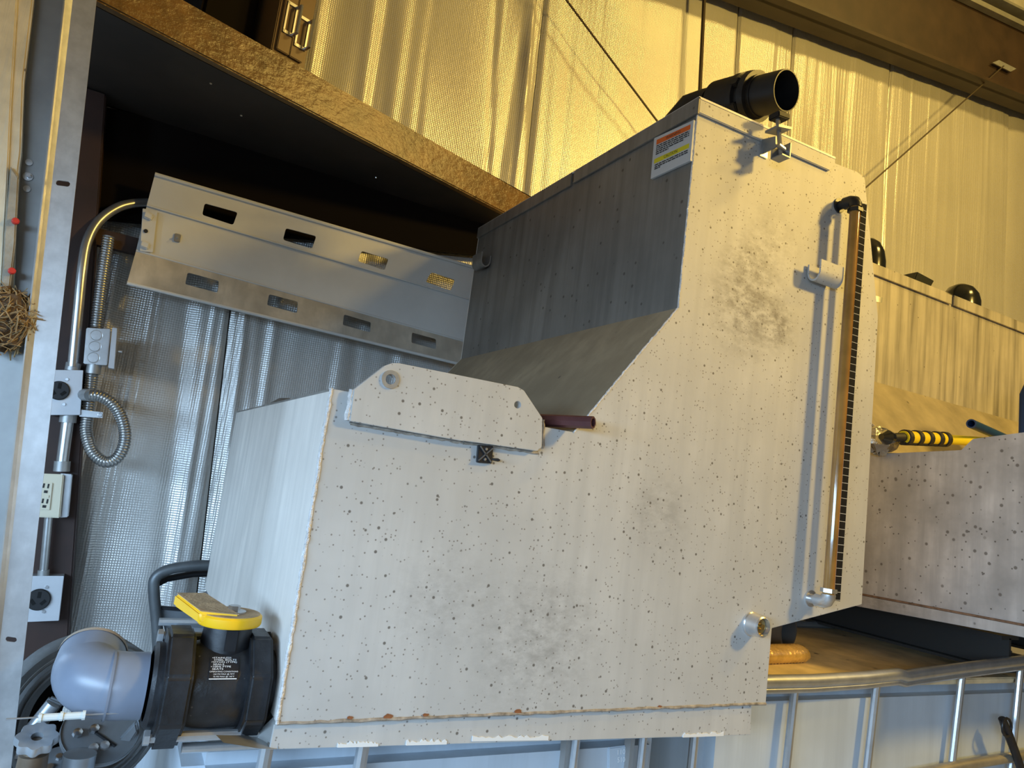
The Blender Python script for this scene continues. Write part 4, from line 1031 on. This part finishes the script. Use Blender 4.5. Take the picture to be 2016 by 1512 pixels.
MB().box((fr[-1].x - .05, YHt - .06, 0), (fr[-1].x + .3, YHt - .05, .02)).build('toe_plate', M_truck, ht)
# tyre leaning against the wall
YTt = 1.52; c = PY(162, 1400, YTt)
zpx = (YTt / ray(162, 1400).y) / F
R1, R0 = 142 * zpx, 96 * zpx
ty = thing('tyre', 'dusty ribbed tyre standing behind the grey pipe elbow', 'tyre', V(c.x, YTt, c.z - R1))
axd = Vector((.18, -1, .10)).normalized()
prof_t = [(-.06, R0), (-.06, R1 - .03), (-.045, R1 - .012)] + [(-.045 + .09 * i / 12, R1 - (.006 if i % 2 else 0)) for i in range(13)] + [(.045, R1 - .012), (.06, R1 - .03), (.06, R0 + .02), (.05, R0), (-.06, R0)]
MB().lathe(prof_t, c, axd, 64, cap=False).build('tread', M_rubber, ty)
for r_ in (R0 + .012, R0 + .032, R1 - .022): MB().tube([c + axd * .060 + (axd.cross(V(0,0,1)).normalized() * math.cos(a) + axd.cross(axd.cross(V(0,0,1)).normalized()) * math.sin(a)) * r_ for a in [2 * math.pi * k / 60 for k in range(60)]], .0028, 6, closed=True).build('sidewall_rib', M_rubber, ty)
MB().lathe([(0, R0), (.02, R0 - .01), (.02, .03), (.0, .03)], c - axd * .03, axd, 40, cap=False).build('rim', M_dark, ty)
# plough-disc like hub plates on a standing pipe
YK = 1.37
hp = thing('pipe_stand', 'grey standing pipe topped with two slotted round plates', 'stand', V(PY(165, 1500, YK).x, YK, 0))
k_ = lambda x, y, Y=YK: PY(x, y, Y)
pa = PY(158, 1484, 1.315); MB().tube([pa, V(pa.x - .012, 1.315, 0)], .023, 24).build('pipe', M_greylight, hp)
def disc(cx, cy, a, b, nm, tilt, thick=.006):
    z_ = (YK / ray(cx, cy).y) / F; c = k_(cx, cy); n = Vector((.12, -.60, .80)).normalized() if tilt else Vector((0, -.5, .87)).normalized()
    return c, n, MB().lathe([(-thick, a * z_), (0, a * z_), (.0005, a * z_ * .985), (.0005, .001)], c, n, 48).build(nm, M_greysteel, hp, bevel=0)
c1_, n1_, dk1 = disc(198, 1440, 70, 50, 'round_plate', True)
MB().lathe([(-.001, 68.5 * (YK / ray(198, 1440).y) / F), (.003, 69.5 * (YK / ray(198, 1440).y) / F)], c1_, n1_, 48, cap=False).build('plate_edge', M_greylight, dk1)
for x, y in ((152, 1445), (185, 1437), (183, 1475), (205, 1470)):
    p = plane_hit(x, y, c1_, n1_); MB().lathe([(0, .008), (.006, .007), (.008, .002)], p, n1_, 8).build('bolt', M_bright if y < 1460 else M_galv, dk1)
pA, pB = plane_hit(190, 1444, c1_, n1_), plane_hit(227, 1470, c1_, n1_)
MB().tube([pA + n1_ * .001, pB + n1_ * .001], .0028, 6).build('slot', M_black, dk1)
c2_, n2_, dk2 = disc(122, 1512, 52, 40, 'round_plate', False)
for x, y in ((116, 1492), (98, 1512)):
    p = plane_hit(x, y, c2_, n2_); MB().lathe([(0, .006), (.005, .005)], p, n2_, 8).build('bolt', M_bright, dk2)
arm = [k_(225, 1465, 1.36), k_(268, 1420, 1.36), k_(272, 1440, 1.36), k_(240, 1490, 1.36), k_(210, 1492, 1.36)]
MB().prism(arm, (0, .01, 0)).build('bracket_arm', M_greysteel, hp, bevel=.003)
# diagonal ribbed arm
ar = thing('ribbed_arm', 'light grey pressed steel arm slanting below the tyre', 'arm', PY(30, 1480, 1.40))
aP = [(98, 1372), (126, 1384), (48, 1490), (28, 1482), (26, 1462)]
MB().prism([PY(x, y, 1.385) for x, y in aP], (0, .012, 0)).build('plate', M_greysteel, ar, bevel=.003)
MB().tube([PY(104, 1386, 1.38), PY(54, 1448, 1.38)], .011, 12).build('rib', M_greylight, ar)
MB().tube([PY(30, 1484, 1.38), PY(46, 1482, 1.38), PY(58, 1474, 1.38)], .008, 8).build('rolled_lip', M_greylight, ar)
# gate valve with scalloped handwheel
gv = thing('gate_valve', 'small tarnished gate valve with scalloped handwheel', 'valve', V(PY(72, 1512, 1.28).x, 1.28, PY(72, 1560, 1.28).z))
c = PY(73, 1452, 1.28); wz = (1.28 / ray(73, 1452).y) / F
hw_ = MB(); npt = 64; n_ = Vector((0, -.42, .91)).normalized(); u_ = Vector((1, 0, 0)); w_ = n_.cross(u_)
def ringp(k, r, z): a = 2 * math.pi * k / npt; rr2 = r * (1 + .09 * math.cos(8 * a)) if r > .015 else r; return c + (u_ * math.cos(a) + w_ * math.sin(a)) * rr2 + n_ * z
rings = [(.008, .002), (.016, .004), (34 * wz, .004), (36 * wz, -.002), (35 * wz, -.009), (.014, -.010), (.008, -.006), (.008, .002)]
base = len(hw_.v)
for r_, z_ in rings:
    for k in range(npt): hw_.v.append(ringp(k, r_, z_))
for i in range(len(rings) - 1):
    for k in range(npt): hw_.f.append((i * npt + k, i * npt + (k + 1) % npt, (i + 1) * npt + (k + 1) % npt, (i + 1) * npt + k))
hw_.build('handwheel', M_greylight, gv)
MB().lathe([(.003, .012), (.022, .014), (.023, .019), (.045, .020), (.046, .016), (.055, .017), (.07, .028), (.10, .032), (.14, .032)], c, (0.02, 0, -1), 20).build('bonnet', M_brass, gv)
# white plastic sleeve on a wire
wr = thing('wire_handle', 'white plastic sleeve threaded on a thin wire below the grey elbow', 'wire', PY(120, 1420, 1.20))
MB().tube([PY(12, 1416, 1.20), PY(80, 1412, 1.20), PY(270, 1402, 1.21)], .0012, 6).build('wire', M_galvpipe, wr)
MB().tube([PY(78, 1413, 1.20), PY(166, 1408, 1.20)], .0050, 10).build('sleeve', mat('white_sleeve', (.62, .68, .68), .4), wr)
for x, y in ((79, 1413), (121, 1410), (165, 1408)):
    p = PY(x, y, 1.20); MB().lathe([(-.002, .0065), (.002, .0065)], p, (1, 0, .02), 10).build('collar', mat('white_sleeve', (.62, .68, .68), .4), wr)
